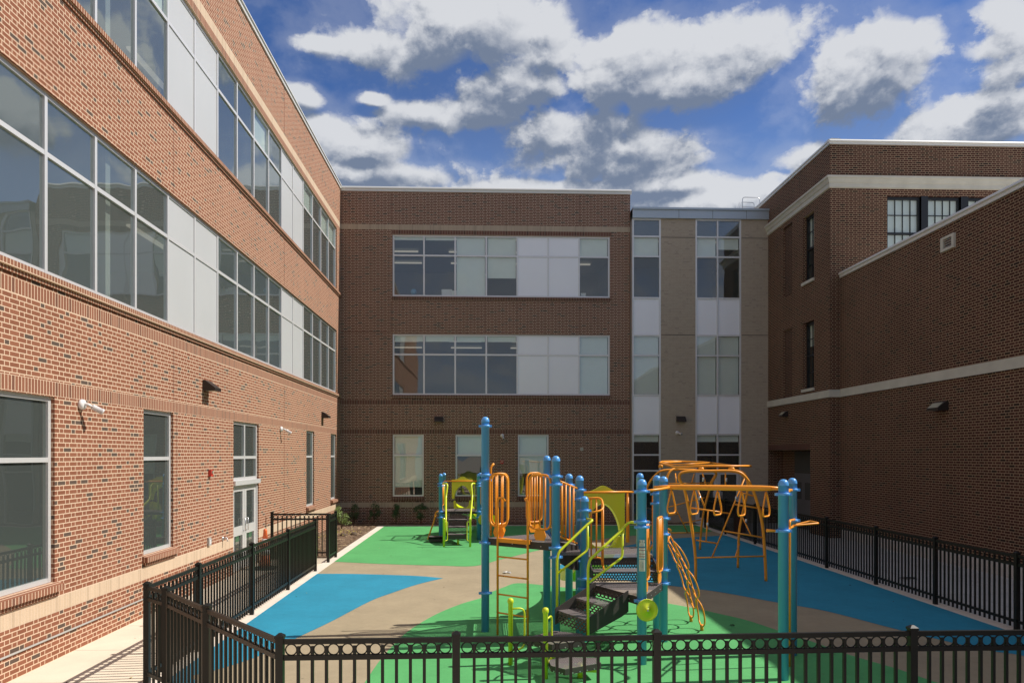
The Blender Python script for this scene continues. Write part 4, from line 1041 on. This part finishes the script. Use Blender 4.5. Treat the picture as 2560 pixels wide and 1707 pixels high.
# ---------------- orange arch climber at the back right
gd_ = thing('arch_climber', 'all-orange tubular climbing frame with arched legs and a loop on top, behind the ring ladder', 'climbing frame', (5.4, 18.5, 0))
def legs(name, pts, r=.034): MB().tube(smooth3(pts, 5), r, 'orange', n=10).build(name, gd_)
fa = [(4.67, 16.16, 0), (4.66, 16.15, .55), (4.59, 16.15, 1.13), (4.43, 16.15, 2.0), (4.30, 16.16, 2.30), (4.42, 16.16, 2.44), (5.0, 16.13, 2.46), (5.55, 16.11, 2.45), (5.78, 16.10, 2.31), (5.96, 16.10, 1.99), (6.14, 16.09, 1.33), (6.21, 16.1, .57), (6.24, 16.11, 0)]
legs('arch', fa)
bk_ = [(4.45, 21.3, 0), (4.5, 21.2, 1.0), (4.62, 21.0, 1.8), (4.86, 20.84, 2.24), (5.18, 20.83, 2.38), (5.9, 20.8, 2.38), (6.35, 20.78, 2.30), (6.62, 20.9, 2.05), (6.45, 21.1, 1.6), (6.36, 21.3, 1.0), (6.34, 21.5, 0)]
bk_ = [(4.45, 21.3, 0), (4.5, 21.2, 1.0), (4.62, 21.0, 1.8), (4.86, 20.84, 2.24), (5.18, 20.83, 2.38), (6.1, 20.8, 2.38), (6.6, 20.8, 2.3), (6.52, 21.0, 1.95), (6.40, 21.2, 1.3), (6.36, 21.4, .7), (6.34, 21.5, 0)]
legs('arch', bk_)
legs('leg', [(6.27, 18.02, 0), (6.27, 17.95, .83), (6.33, 17.9, 1.3), (6.45, 17.85, 1.95), (6.40, 17.9, 2.35), (6.1, 18.2, 2.48)], .03)
legs('leg', [(4.35, 18.5, 0), (4.35, 18.4, .8), (4.42, 18.2, 1.6), (4.55, 18.2, 2.3), (4.75, 18.3, 2.48)], .03)
rg = [(4.50, 17.2, 2.52), (4.9, 16.6, 2.56), (5.6, 16.5, 2.56), (6.2, 16.9, 2.56), (6.5, 17.8, 2.53), (6.5, 19.2, 2.53), (6.3, 20.4, 2.60), (5.6, 20.9, 2.63), (4.95, 20.4, 2.63), (4.6, 19.3, 2.60)]
MB().tube(fillet(rg, .35, 5, True), .028, 'orange', n=9, closed=True).build('top_loop', gd_)
m = MB()
for a, b in (((4.9, 16.6, 2.56), (5.9, 17.6, 2.55)), ((5.9, 17.6, 2.55), (5.1, 18.8, 2.57)), ((5.1, 18.8, 2.57), (6.3, 20.2, 2.6)), ((6.4, 18.2, 2.53), (4.6, 19.0, 2.58)), ((4.6, 19.0, 2.6), (5.6, 20.8, 2.62))): m.tube([a, b], .018, 'orange')
for x, y in ((4.85, 16.35), (5.55, 16.35), (5.0, 20.8), (6.2, 20.6)): m.lathe((x, y, 2.44), [(.05, 0), (.062, .03), (.062, .07), (.05, .1)], 'orange', n=12)
m.build('cross_bar', gd_)
z8 = zz(1600, 1120, .22954)
def bars(L_, name='rung', r=.018):
    for (a, da), (b, db) in L_:
        MB().tube([D(*z8(*a), da), D(*z8(*b), db)], r, 'orange').build(name, gd_)
bars([(((605, 1192), 16.28), ((1355, 1175), 16.28)), (((785, 1185), 16.28), ((1140, 325), 16.28)), (((610, 1000), 16.35), ((835, 1035), 16.3)), (((915, 900), 16.35), ((1335, 972), 16.3)),
      (((1030, 610), 16.35), ((1278, 652), 16.3)), (((1085, 480), 16.35), ((1235, 520), 16.3)), (((560, 650), 16.35), ((975, 710), 16.35)), (((680, 272), 16.28), ((722, 412), 16.28)), (((630, 460), 16.3), ((710, 655), 16.3)),
      (((742, 680), 16.35), ((720, 1010), 16.32)), (((930, 268), 16.3), ((932, 412), 16.3)), (((1112, 740), 17.6), ((1205, 940), 17.2)), (((1085, 1040), 18.0), ((1040, 1180), 17.0)),
      (((310, 385), 20.6), ((755, 378), 20.9)), (((385, 275), 20.9), ((395, 380), 20.7)), (((590, 280), 20.9), ((565, 375), 20.7)), (((315, 640), 20.8), ((700, 538), 21.1)), (((310, 730), 20.9), ((415, 715), 20.9)),
      (((380, 640), 20.9), ((520, 920), 21.1)), (((475, 812), 21.0), ((660, 780), 21.3)), (((315, 922), 21.2), ((655, 918), 21.4)), (((820, 285), 20.9), ((740, 420), 21.0))])
m = MB()
for a, d_ in (((690, 340), 16.28), ((650, 545), 16.3), ((1048, 545), 16.28), ((938, 345), 16.3), ((735, 830), 16.34), ((1155, 790), 17.4)):
    c = D(*z8(*a), d_); m.tube([c+Vector((0, 0, .045)), c-Vector((0, 0, .045))], .027, 'steel')
m.build('clamp', gd_)

# ---------------- small play tower at the back left
sm = thing('play_tower', 'small play tower with lime slide hood and blue posts near the end wall', 'play structure', (-.86, 24.8, 0))
q1, q2, q3, q4 = (-1.50, 24.36), (-1.46, 25.66), (-.24, 24.27), (-.20, 25.6)
for p in (q1, q2, q3, q4): post(sm, p, 2.19, ((1.86, 0), (1.78, .5), (.93, 0), (.74, .3)))
deck(sm, [q1, q3, q4, q2], .95, th=.09)
for k, (y, z) in enumerate(((23.95, .73), (23.53, .54), (23.1, .345))):
    m = MB(); m.box((-1.19, y-.36, z-.035), (-.6, y, z), 'deck' if 0 else 'dkpl'); m.face([(-1.19, y-.362, z+.002), (-.6, y-.362, z+.002), (-.6, y, z+.002), (-1.19, y, z+.002)], 'deck'); m.build('tread', sm)
    m = MB(); m.face([(-1.19, y+.005, z), (-.6, y+.005, z), (-.6, y+.005, z+.17), (-1.19, y+.005, z+.17)], 'riser'); m.build('riser', sm)
m = MB(); m.box((-1.19, 22.72, .2), (-.6, 22.75, .31), 'dkpl')
for x in (-1.22, -.6): m.slab([(x, 24.25, .93), (x, 24.25, .62), (x, 22.74, .16), (x, 22.74, .40), (x, 22.9, .44)], (.02, 0, 0), 'dkpl')
m.tube([(-.87, 22.9, 0), (-.87, 22.9, .25)], .035, 'lime'); m.build('stringer', sm)
for (x, y), s in (((-1.28, 22.41), 1), ((-.48, 22.36), -1)):
    m = MB(); m.lathe((x, y, 0), [(.034, 0), (.034, .83), (.042, .84), (.043, .87), (.02, .895), (0, .9)], 'lime', n=12)
    m.tube(fillet([(x, y, .77), (x+s*.1, y+.12, .77), (x+s*.1, y+.12, .20), (x, y, .18)], .05), .013, 'lime', n=6); m.build('grab_post', sm)
    xa = -1.43 if s > 0 else -.31
    m = MB(); m.tube(fillet([(xa, 24.3, 1.87), (xa+s*.18, 24.05, 1.87), (xa+s*.13, 23.9, 1.45), (xa+s*.18, 22.95, .80), (xa+s*.17, 22.85, .3)], .12), .03, 'lime'); m.tube([(xa+s*.06, 24.3, 1.84), (xa+s*.06, 24.35, 1.0)], .014, 'lime'); m.build('handrail', sm)
barrier(sm, (-1.48, 24.55), (-1.46, 25.5), 1.1, 1.85, 4, r=.022, rb=.018); barrier(sm, (-.24, 24.45), (-.2, 25.45), 1.1, 1.85, 4, r=.022, rb=.018)
hood(sm, -.82, 25.62, 1.28, 2.05, .37); 
m = MB(); m.tube([(q2[0], 25.6, 1.9), (q4[0], 25.55, 1.9)], .02, 'orange'); m.build('slide_rail', sm)
slide(sm, [(-.82, 25.5, .96), (-.82, 25.85, .95), (-.80, 26.3, .8), (-.55, 26.7, .6), (-.1, 26.8, .42), (.3, 26.6, .3)], .26, .26)
m = MB(); c = Vector((-.155, 24.1, .68)); m.lathe(c, [(.15, 0), (.152, .014), (.13, .022), (.02, .034), (0, .035)], 'lime', n=24, axis=Vector((-.75, -.62, .1))); m.tube([c, c+Vector((.0, .12, 0))], .02, 'blue'); m.build('play_wheel', sm)
m = MB()
for y0 in (24.30, 24.62):
    pl = [(-1.58, y0, .93), (-1.66, y0, .9), (-1.72, y0, .62), (-1.80, y0, .40), (-1.86, y0, .22), (-1.93, y0, .0)]
    m.tube(smooth3(pl, 3), .02, 'orange', n=6)
for z, x in ((.75, -1.69), (.52, -1.76), (.3, -1.83)): m.tube([(x, 24.30, z), (x, 24.62, z)], .016, 'orange', n=6)
m.build('chain_climber', sm)
m = MB(); m.box((-1.83, 23.45, .12), (-1.32, 23.8, .2), 'deck'); m.box((-1.83, 23.45, .05), (-1.32, 23.8, .198), 'dkpl'); m.tube([(-1.4, 23.6, 0), (-1.4, 23.6, .1)], .03, 'lime'); m.build('step_pod', sm)

# ================================================================== WALL FITTINGS
def wall_lamp(ax, const, n, u, z, w, h, d, label, lens=False):
    t = thing('wall_lamp', label, 'lamp', wp(ax, const, n, u, z), 'bronze wedge lamps on the yard walls'); q = MB()
    W = lambda uu, zz, dd: Vector(wp(ax, const, n, uu, zz, -dd))
    pr = [(.003, z), (.003, z+h), (.05, z+h), (d, z+h*.28), (d, z)]
    a = [W(u-w/2, zz_, dd) for dd, zz_ in pr]; b = [W(u+w/2, zz_, dd) for dd, zz_ in pr]
    q.face(a, 'bronze'); q.face(b[::-1], 'bronze')
    for i in range(5): j = (i+1) % 5; q.face([a[i], a[j], b[j], b[i]], 'bronze')
    q.build('housing', t)
    q = MB()
    if lens:
        q.face([W(u-w*.44, z+h*.30, d*.985+.006), W(u+w*.44, z+h*.30, d*.985+.006), W(u+w*.44, z+h*.86, .12+.01), W(u-w*.44, z+h*.86, .12+.01)], 'lens')
    else: q.face([W(u-w*.42, z-.003, .04), W(u+w*.42, z-.003, .04), W(u+w*.42, z-.003, d*.9), W(u-w*.42, z-.003, d*.9)], 'lens')
    q.build('lens', t)
wall_lamp('x', XL, 1, 15.75, 4.17, .36, .22, .26, 'bronze wedge lamp high on the sunlit wall above the alarm')
wall_lamp('x', XL, 1, 26.85, 4.15, .36, .22, .26, 'bronze wedge lamp on the sunlit wall near the far corner')
wall_lamp('y', YB, -1, -1.93, 4.16, .36, .22, .24, 'dark box lamp on the shaded end wall above its ground windows')
wall_lamp('y', YC, -1, 8.0, 4.17, .36, .22, .24, 'dark box lamp on the taupe brick strip above a white camera')
wall_lamp('x', XO, -1, 28.0, 4.3, .36, .2, .24, 'small floodlight on the old brick block above the recessed door', True)
wall_lamp('x', XR, -1, 18.85, 3.98, .5, .24, .28, 'floodlight with pale lens on the long dark hall wall', True)
def camera_unit(ax, const, n, u, z, aim, label):
    c = Vector(wp(ax, const, n, u, z)); nv = Vector((n, 0, 0)) if ax == 'x' else Vector((0, n, 0)); aim = Vector(aim).normalized()
    t = thing('security_camera', label, 'camera', tuple(c), 'white bullet cameras on the walls')
    q = MB(); q.lathe(c, [(.075, .003), (.078, .03), (.07, .055), (.03, .065)], 'white', n=18, axis=nv); q.build('mount', t)
    j = c+nv*.11; q = MB(); q.tube([c+nv*.05, j, j+aim*.06], .02, 'white', n=8); q.build('arm', t)
    b = j+aim*.06; q = MB(); q.lathe(b, [(.032, 0), (.042, .012), (.042, .14), (.046, .14), (.046, .165), (.036, .166)], 'white', n=16, axis=aim); q.build('body', t)
    q = MB(); q.lathe(b+aim*.162, [(.034, 0), (.03, .006), (0, .007)], 'camblack', n=14, axis=aim); q.build('lens', t)
camera_unit('x', XL, 1, 10.95, 3.56, (.62, .62, -.45), 'white bullet camera on the sunlit wall between the two nearest windows')
camera_unit('x', XL, 1, 21.4, 3.56, (.62, .5, -.45), 'white bullet camera on the sunlit wall just beyond the glass doors')
camera_unit('y', YB, -1, .67, 3.60, (.25, -.7, -.65), 'white camera on the end wall between two ground windows')
camera_unit('y', YC, -1, 7.85, 3.72, (.5, -.7, -.3), 'white camera on the taupe brick strip under a lamp')
def alarm(ax, const, n, u, z, label):
    t = thing('fire_alarm', label, 'alarm', wp(ax, const, n, u, z), 'red strobe alarms on the walls')
    q = MB(); wbox(q, ax, const, n, u-.06, u+.06, z-.07, z+.07, .003, .06, 'red'); q.build('box', t)
    q = MB(); wbox(q, ax, const, n, u-.025, u+.025, z-.01, z+.05, .06, .085, 'lens'); q.build('strobe', t)
alarm('x', XL, 1, 15.95, 2.43, 'red alarm box on the sunlit wall left of the glass doors')
alarm('y', YB, -1, .66, 2.51, 'red alarm box on the shaded end wall')
q = MB(); wbox(q, 'y', YB, -1, 3.9, 4.02, 2.98, 3.11, .003, .05, 'stone'); wbox(q, 'y', YB, -1, 3.92, 4.0, 3.0, 3.09, .05, .056, 'greyp')
tag(q.build('wall_box', loc=(3.96, YB, 3.05)), 'small beige square box on the shaded end wall', 'box')
t = thing('power_outlet', 'grey outdoor socket cover low on the sunlit wall near the doors', 'socket', (XL, 15.9, .9))
q = MB(); wbox(q, 'x', XL, 1, 15.83, 15.97, .88, 1.05, .003, .04, 'greyp'); q.build('cover', t); q = MB(); wbox(q, 'x', XL, 1, 15.86, 15.94, .91, 1.0, .04, .05, 'white'); q.build('flap', t)
t = thing('water_tap', 'small grey hose tap low on the sunlit wall right of the socket', 'tap', (XL, 16.75, .88))
q = MB(); q.lathe((XL, 16.75, .93), [(.05, .003), (.05, .02), (.02, .03)], 'steel', axis=(1, 0, 0)); q.tube([(XL+.03, 16.75, .93), (XL+.1, 16.75, .93), (XL+.11, 16.75, .86)], .016, 'steel'); q.build('spout', t)
q = MB(); q.lathe((XL+.07, 16.75, .955), [(.03, 0), (.032, .01), (.02, .014)], 'steel', n=10); q.build('handle', t)
q = MB(); q.tube([(XL+.02, -3, .33), (XL+.02, 17.4, .33)], .014, 'greyp', n=6); tag(q.build('conduit', loc=(XL, 9, .33)), 'thin grey conduit running along the foot of the sunlit wall', 'conduit')
# roof access rail on the link
t = thing('roof_ladder', 'thin metal roof ladder rails sticking up above the link parapet', 'ladder', (10.6, 31, 12.8))
r0 = [PYp(*zz(1560, 0, .42517)(x, y), 31.0) for x, y in ((697, 1240), (697, 1160), (798, 1163), (800, 1205))]; r0[0].z = 12.6; r0[3].z = 12.6
q = MB(); q.tube(fillet(r0, .12), .016, 'steel', n=6); r1 = [PYp(*zz(1560, 0, .42517)(x, y), 31.0) for x, y in ((697, 1190), (765, 1192), (765, 1240))]; r1[2].z = 12.6; q.tube(fillet(r1, .1), .014, 'steel', n=6)
r1 = [PYp(*zz(1560, 0, .42517)(x, y), 31.0) for x, y in ((697, 1218), (797, 1220))]; q.tube(r1, .014, 'steel', n=6); q.build('rail', t)
for x0, x1, y1 in ((650, 690, 1188), (640, 678, 1190), (636, 655, 1216)):
    a, b = PYp(*zz(1560, 0, .42517)(x0, 1240), 31.0), PYp(*zz(1560, 0, .42517)(x1, y1), 31.0); a.z = 12.6; q = MB(); q.tube([a, b, (b.x+.03, b.y, 12.6)], .013, 'steel', n=6); q.build('rail', t)

# ================================================================== LOOSE THINGS
t = thing('traffic_barrel', 'orange channelizer barrel on a black base behind the left fence', 'traffic cone', (-5.45, 18.3, 0))
q = MB(); q.prism([(-5.45+.28*cos(a*pi/4+.4), 18.3+.28*sin(a*pi/4+.4)) for a in range(8)], 0, .05, 'rubberb'); q.build('base', t)
q = MB(); x, y = -5.45, 18.3
q.lathe((x, y, .05), [(.14, 0), (.115, .30)], 'cone', n=20); q.lathe((x, y, .35), [(.115, 0), (.10, .14)], 'white', n=20); q.lathe((x, y, .49), [(.10, 0), (.08, .16)], 'cone', n=20)
q.lathe((x, y, .65), [(.08, 0), (.065, .1)], 'white', n=20); q.lathe((x, y, .75), [(.065, 0), (.045, .17), (.05, .2), (.03, .24), (.0, .25)], 'cone', n=20); q.build('body', t)
def crumple(name, c, s, mat, label, cat, n=14):
    q = MB(); r = random.Random(3); P = [Vector(c)+Vector((r.uniform(-1, 1)*s[0], r.uniform(-1, 1)*s[1], r.uniform(.05, 1)*s[2])) for _ in range(n)]
    for i in range(n-2): q.face([P[i], P[i+1], P[i+2]], mat)
    tag(q.build(name, loc=c), label, cat)
crumple('paper_scrap', (.51, 17.4, .012), (.12, .10, .04), 'paper', 'crumpled white paper scrap on the beige rubber behind the ladder', 'litter')
crumple('dry_leaf', (-5.62, 12.28, .0), (.05, .04, .07), 'card', 'brown curled dead leaf on the sunlit left pavement', 'leaf')
crumple('dry_leaf', (9.6, 16.3, .0), (.22, .1, .05), 'rubberb', 'dark fallen twig and leaves on the shaded right pavement', 'leaf')
crumple('dry_leaf', (4.05, 11.9, .012), (.04, .04, .03), 'rubberb', 'tiny dark leaf on the beige rubber right of the link climber', 'leaf')
rr = random.Random(9)
for i in range(12):
    x, y = rr.choice((-5.2, -4.7))+rr.uniform(-.4, .4), rr.uniform(25.4, 26.6)
    if i > 1: break
    q = MB(); q.lathe((x, y, .02), [(.13, 0), (.12, .05), (.06, .10), (0, .11)], 'stem', n=9)
    tag(q.build('rock', loc=(x, y, .02)), ('flat dark stone on the mulch, nearer the pale kerb', 'dark stone on the mulch, left of the other stone')[i], 'stone')
q = MB(); r2 = random.Random(21)
for i in range(150):
    if i < 95: x, y, z = r2.uniform(-3.9, 8.2), r2.uniform(7, 28.8), .013
    elif i < 125: x, y, z = r2.uniform(XL+.05, -4.3), r2.uniform(6, 20), .004
    else: x, y, z = r2.uniform(8.7, 11.9), r2.uniform(10, 29), .004
    s, a = r2.uniform(.008, .028), r2.uniform(0, 6.3); c_, d_ = cos(a)*s, sin(a)*s
    q.face([(x+c_, y+d_, z), (x-d_*.5, y+c_*.5, z+s*.5), (x-c_, y-d_, z+.002), (x+d_*.5, y-c_*.5, z+s*.2)], r2.choice(('card', 'chip', 'rubberb', 'yleaf')))
stuff(q.build('leaf_litter'), 'tiny dry leaves and crumbs scattered over the yard surfaces', 'litter')
# things behind the far right fence
t = thing('drum', 'dull red drum standing behind the far right fence', 'drum', (9.25, 26.4, 0))
q = MB(); q.lathe((9.25, 26.4, 0), [(.20, 0), (.21, .02), (.20, .05), (.20, .30), (.212, .32), (.20, .34), (.20, .62), (.21, .64), (.20, .66)], 'hydr', n=20); q.build('body', t); MB().lathe((9.25, 26.4, .66), [(.19, 0), (.19, .01)], 'rubberb', n=20).build('lid', t)
# items on the upper sills inside
t = thing('globe', 'small blue globe on the upper classroom sill of the end wing', 'globe', (-3.0, YB+.3, 9.4)); MB().lathe((-3.0, YB+.32, 9.37), [(.07, 0), (.02, .02), (.02, .05)], 'card', n=10).build('stand', t)
MB().lathe((-3.0, YB+.32, 9.42), [(0, 0), (.09, .05), (.13, .14), (.09, .23), (0, .27)], 'globe', n=16).build('ball', t)
for x, w, h, mt_, nm, lb in ((-1.83, .42, .27, 'paper', 'box', 'white box on the upper end-wing sill left of the drawn blind'), (-1.42, .28, .22, 'blind', 'box', 'pale box beside the larger white box on the upper sill'), (3.95, .2, .16, 'paper', 'paper_stack', 'paper stack on the upper sill at the right end of the ribbon window')):
    q = MB(); q.box((x, YB+.2, 9.37), (x+w, YB+.5, 9.37+h), mt_); q.box((x-.01, YB+.19, 9.37+h*.8), (x+w+.01, YB+.51, 9.375+h), mt_); tag(q.build(nm, loc=(x+w/2, YB+.35, 9.37)), lb, nm.replace('_', ' '))

# ================================================================== SKY, SUN, CAMERA
SK, SYk = .905, .07
sd = Vector((SK, SYk, 1)).normalized(); el = math.asin(sd.z); az = atan2(sd.x, sd.y)
su = bpy.data.lights.new('sun', 'SUN'); su.energy = 4.6; su.angle = radians(.53); su.color = (1, .945, .865)
so = bpy.data.objects.new('sun', su); COL.objects.link(so); so.rotation_euler = sd.to_track_quat('Z', 'Y').to_euler(); so.location = (20, 5, 30)
w = bpy.data.worlds.new('World'); sc.world = w; w.use_nodes = True; nt = w.node_tree; nt.nodes.clear()
SKY_MUL = (.42, .62, .97)
def blob_field(g, vec):
    B = [ # V px centre, radii px
        (1050, 70, 300, 125), (880, 110, 160, 75), (1230, 95, 130, 115), (1180, 205, 150, 75), (1480, 120, 190, 90), (1690, 130, 190, 90),
        (1560, 195, 240, 62), (1400, 190, 110, 70), (1950, 185, 200, 120), (2060, 110, 110, 60), (830, 330, 160, 66), (920, 405, 220, 44),
        (1300, 300, 175, 70), (1420, 365, 230, 66), (1560, 425, 160, 35), (2330, 110, 110, 120), (2250, 290, 220, 85), (1700, 440, 280, 52),
        (1520, 470, 240, 36), (1250, 440, 420, 30), (1120, 255, 120, 45), (1850, 365, 90, 45), (690, 222, 55, 30), (855, 228, 40, 18), (980, 268, 110, 34), (735, 100, 70, 26)]
    cur = None
    for u, v, ru, rv in B:
        a, e_ = AE(u, v); a2, _ = AE(u+ru, v); _, e2 = AE(u, v-rv); ia, ie = 1/abs(a2-a), 1/abs(e2-e_)
        ml = g.nodes.new('ShaderNodeVectorMath'); ml.operation = 'MULTIPLY_ADD'; g.links.new(vec, ml.inputs[0]); ml.inputs[1].default_value = (ia, ie, 0); ml.inputs[2].default_value = (-a*ia, -e_*ie, 0)
        ln = g.nodes.new('ShaderNodeVectorMath'); ln.operation = 'LENGTH'; g.links.new(ml.outputs[0], ln.inputs[0])
        cur = ln.outputs['Value'] if cur is None else M(g, 'SMOOTH_MIN', cur, ln.outputs['Value'], .25)
    cur = M(g, 'SUBTRACT', 1.0, cur)
    far = noise(g, vec, 2.2, 2)
    sx = g.nodes.new('ShaderNodeSeparateXYZ'); g.links.new(vec, sx.inputs[0])
    outside = M(g, 'MAXIMUM', M(g, 'GREATER_THAN', M(g, 'ABSOLUTE', M(g, 'SUBTRACT', sx.outputs[0], .05)), .72), M(g, 'GREATER_THAN', sx.outputs[1], .66))
    k = M(g, 'ADD', M(g, 'MULTIPLY', M(g, 'SUBTRACT', far, .42), 3.0), M(g, 'MULTIPLY', M(g, 'SUBTRACT', outside, 1.0), 5.0))  # unseen clouds beyond the view, thickened for paler window reflections
    return M(g, 'MAXIMUM', cur, k)
def density_group():
    g = bpy.data.node_groups.new('cloud_density', 'ShaderNodeTree')
    g.interface.new_socket('Vector', in_out='INPUT', socket_type='NodeSocketVector'); g.interface.new_socket('Density', in_out='OUTPUT', socket_type='NodeSocketFloat')
    gi = g.nodes.new('NodeGroupInput'); go = g.nodes.new('NodeGroupOutput')
    mp_ = g.nodes.new('ShaderNodeMapping'); mp_.inputs['Scale'].default_value = (1.0, 1.35, 1); g.links.new(gi.outputs[0], mp_.inputs[0])
    nn = g.nodes.new('ShaderNodeTexNoise'); nn.inputs['Scale'].default_value = 6.5; nn.inputs['Detail'].default_value = 11; nn.inputs['Roughness'].default_value = .60; nn.inputs['Distortion'].default_value = .0
    g.links.new(mp_.outputs[0], nn.inputs['Vector'])
    # billows: warped inverted cells
    wv = g.nodes.new('ShaderNodeVectorMath'); wv.operation = 'MULTIPLY_ADD'; g.links.new(nn.outputs['Color'], wv.inputs[0]); wv.inputs[1].default_value = (.22, .22, 0); g.links.new(mp_.outputs[0], wv.inputs[2])
    vo = g.nodes.new('ShaderNodeTexVoronoi'); vo.feature = 'F1'; vo.inputs['Scale'].default_value = 19; vo.inputs['Detail'].default_value = 2; vo.inputs['Roughness'].default_value = .5; g.links.new(wv.outputs[0], vo.inputs['Vector'])
    d = M(g, 'MULTIPLY', M(g, 'SUBTRACT', nn.outputs['Fac'], .5), 3.1)
    d = M(g, 'ADD', d, M(g, 'MULTIPLY', M(g, 'SUBTRACT', .40, vo.outputs['Distance']), .55))
    b = blob_field(g, gi.outputs[0])
    b = M(g, 'MULTIPLY', M(g, 'MAXIMUM', M(g, 'MINIMUM', b, .70), -1.4), 1.25)
    d = M(g, 'ADD', M(g, 'ADD', b, .48), d)
    g.links.new(d, go.inputs[0]); return g
DG = density_group()
tc = N(nt, 'ShaderNodeTexCoord'); sp = N(nt, 'ShaderNodeSeparateXYZ'); nt.links.new(tc.outputs['Generated'], sp.inputs[0])
azn = M(nt, 'ARCTAN2', sp.outputs[0], sp.outputs[1]); hyp = M(nt, 'SQRT', M(nt, 'ADD', M(nt, 'POWER', sp.outputs[0], 2.0), M(nt, 'POWER', sp.outputs[1], 2.0)))
eln = M(nt, 'ARCTAN2', sp.outputs[2], hyp)
cb = N(nt, 'ShaderNodeCombineXYZ'); nt.links.new(azn, cb.inputs[0]); nt.links.new(eln, cb.inputs[1])
def dens(dx, dy):
    a = N(nt, 'ShaderNodeVectorMath', operation='ADD'); nt.links.new(cb.outputs[0], a.inputs[0]); a.inputs[1].default_value = (dx, dy, 0)
    g = nt.nodes.new('ShaderNodeGroup'); g.node_tree = DG; nt.links.new(a.outputs[0], g.inputs[0]); return g.outputs[0]
def mapr(x, a, b, c=0, d=1, t='SMOOTHSTEP'):
    m = N(nt, 'ShaderNodeMapRange', interpolation_type=t); nt.links.new(x, m.inputs[0])
    for i, q_ in enumerate((a, b, c, d)): m.inputs[i+1].default_value = q_
    return m.outputs[0]
d0 = dens(0, 0); d1 = dens(.003, .013); d2 = dens(.010, .038); d3 = dens(.018, .075)
mask = M(nt, 'MAXIMUM', mapr(d0, -.05, .60), M(nt, 'MULTIPLY', mapr(d0, -1.0, .35), .20))
# light reaching this point of the cloud from above: less where there is more cloud overhead
occ = M(nt, 'ADD', M(nt, 'MULTIPLY', mapr(d1, -.1, 1.5, t='LINEAR'), .30), M(nt, 'ADD', M(nt, 'MULTIPLY', mapr(d2, -.1, 1.4, t='LINEAR'), .55), M(nt, 'MULTIPLY', mapr(d3, -.1, 1.4, t='LINEAR'), .75)))
lit = M(nt, 'SUBTRACT', M(nt, 'MULTIPLY_ADD', M(nt, 'SUBTRACT', d0, d1), .75, 1.0), M(nt, 'MULTIPLY', occ, .92))
lit = mapr(lit, -.12, .95)
behind = mapr(M(nt, 'ABSOLUTE', M(nt, 'SUBTRACT', azn, .05)), .75, 1.15)  # unseen sky, greyed and evened out below to soften window reflections
ccol = mixc(nt, lit, (.23, .29, .41), (.91, .93, .97))
sky = N(nt, 'ShaderNodeTexSky', sky_type='NISHITA', sun_disc=False, sun_elevation=el, sun_rotation=az, altitude=100, air_density=1.0, dust_density=.6, ozone_density=2.2)
skc = mixc(nt, 1.0, sky.outputs[0], SKY_MUL, 'MULTIPLY')
hz = M(nt, 'MULTIPLY', mapr(eln, .47, .26), .42); skc = mixc(nt, hz, skc, (3.6, 4.7, 6.4))
bg = N(nt, 'ShaderNodeBackground'); nt.links.new(skc, bg.inputs[0]); bg.inputs[1].default_value = .094
bc = N(nt, 'ShaderNodeBackground'); nt.links.new(ccol, bc.inputs[0]); bc.inputs[1].default_value = .66
up_ = mapr(eln, .02, .12)
mask = mixc(nt, M(nt, 'MULTIPLY', behind, .50), mask, (.5, .5, .5))
ccol = mixc(nt, M(nt, 'MULTIPLY', behind, .6), ccol, (.55, .58, .62)); nt.links.new(ccol, bc.inputs[0])
mx = N(nt, 'ShaderNodeMixShader'); nt.links.new(M(nt, 'MULTIPLY', M(nt, 'MULTIPLY', mask, .96), up_), mx.inputs[0]); nt.links.new(bg.outputs[0], mx.inputs[1]); nt.links.new(bc.outputs[0], mx.inputs[2])
wo = N(nt, 'ShaderNodeOutputWorld'); nt.links.new(mx.outputs[0], wo.inputs[0])
cam = bpy.data.cameras.new('camera'); co = bpy.data.objects.new('camera', cam); COL.objects.link(co)
co.location = (0, 0, H); co.rotation_euler = (pi/2, 0, -TH); cam.sensor_width = 36; cam.lens = 36*F/2560
cam.shift_y = (V0-853.5)/2560; cam.clip_end = 1500; cam.clip_start = .1; sc.camera = co
sc.view_settings.view_transform = 'Standard'; sc.view_settings.look = 'None'; sc.view_settings.exposure = .22; sc.view_settings.gamma = 1.0
w.cycles.sampling_method = 'NONE'
for m_ in bpy.data.materials: m_.cycles.emission_sampling = 'NONE'
sc.cycles.max_bounces = 5; sc.cycles.transparent_max_bounces = 12; sc.cycles.glossy_bounces = 3; sc.cycles.caustics_reflective = False
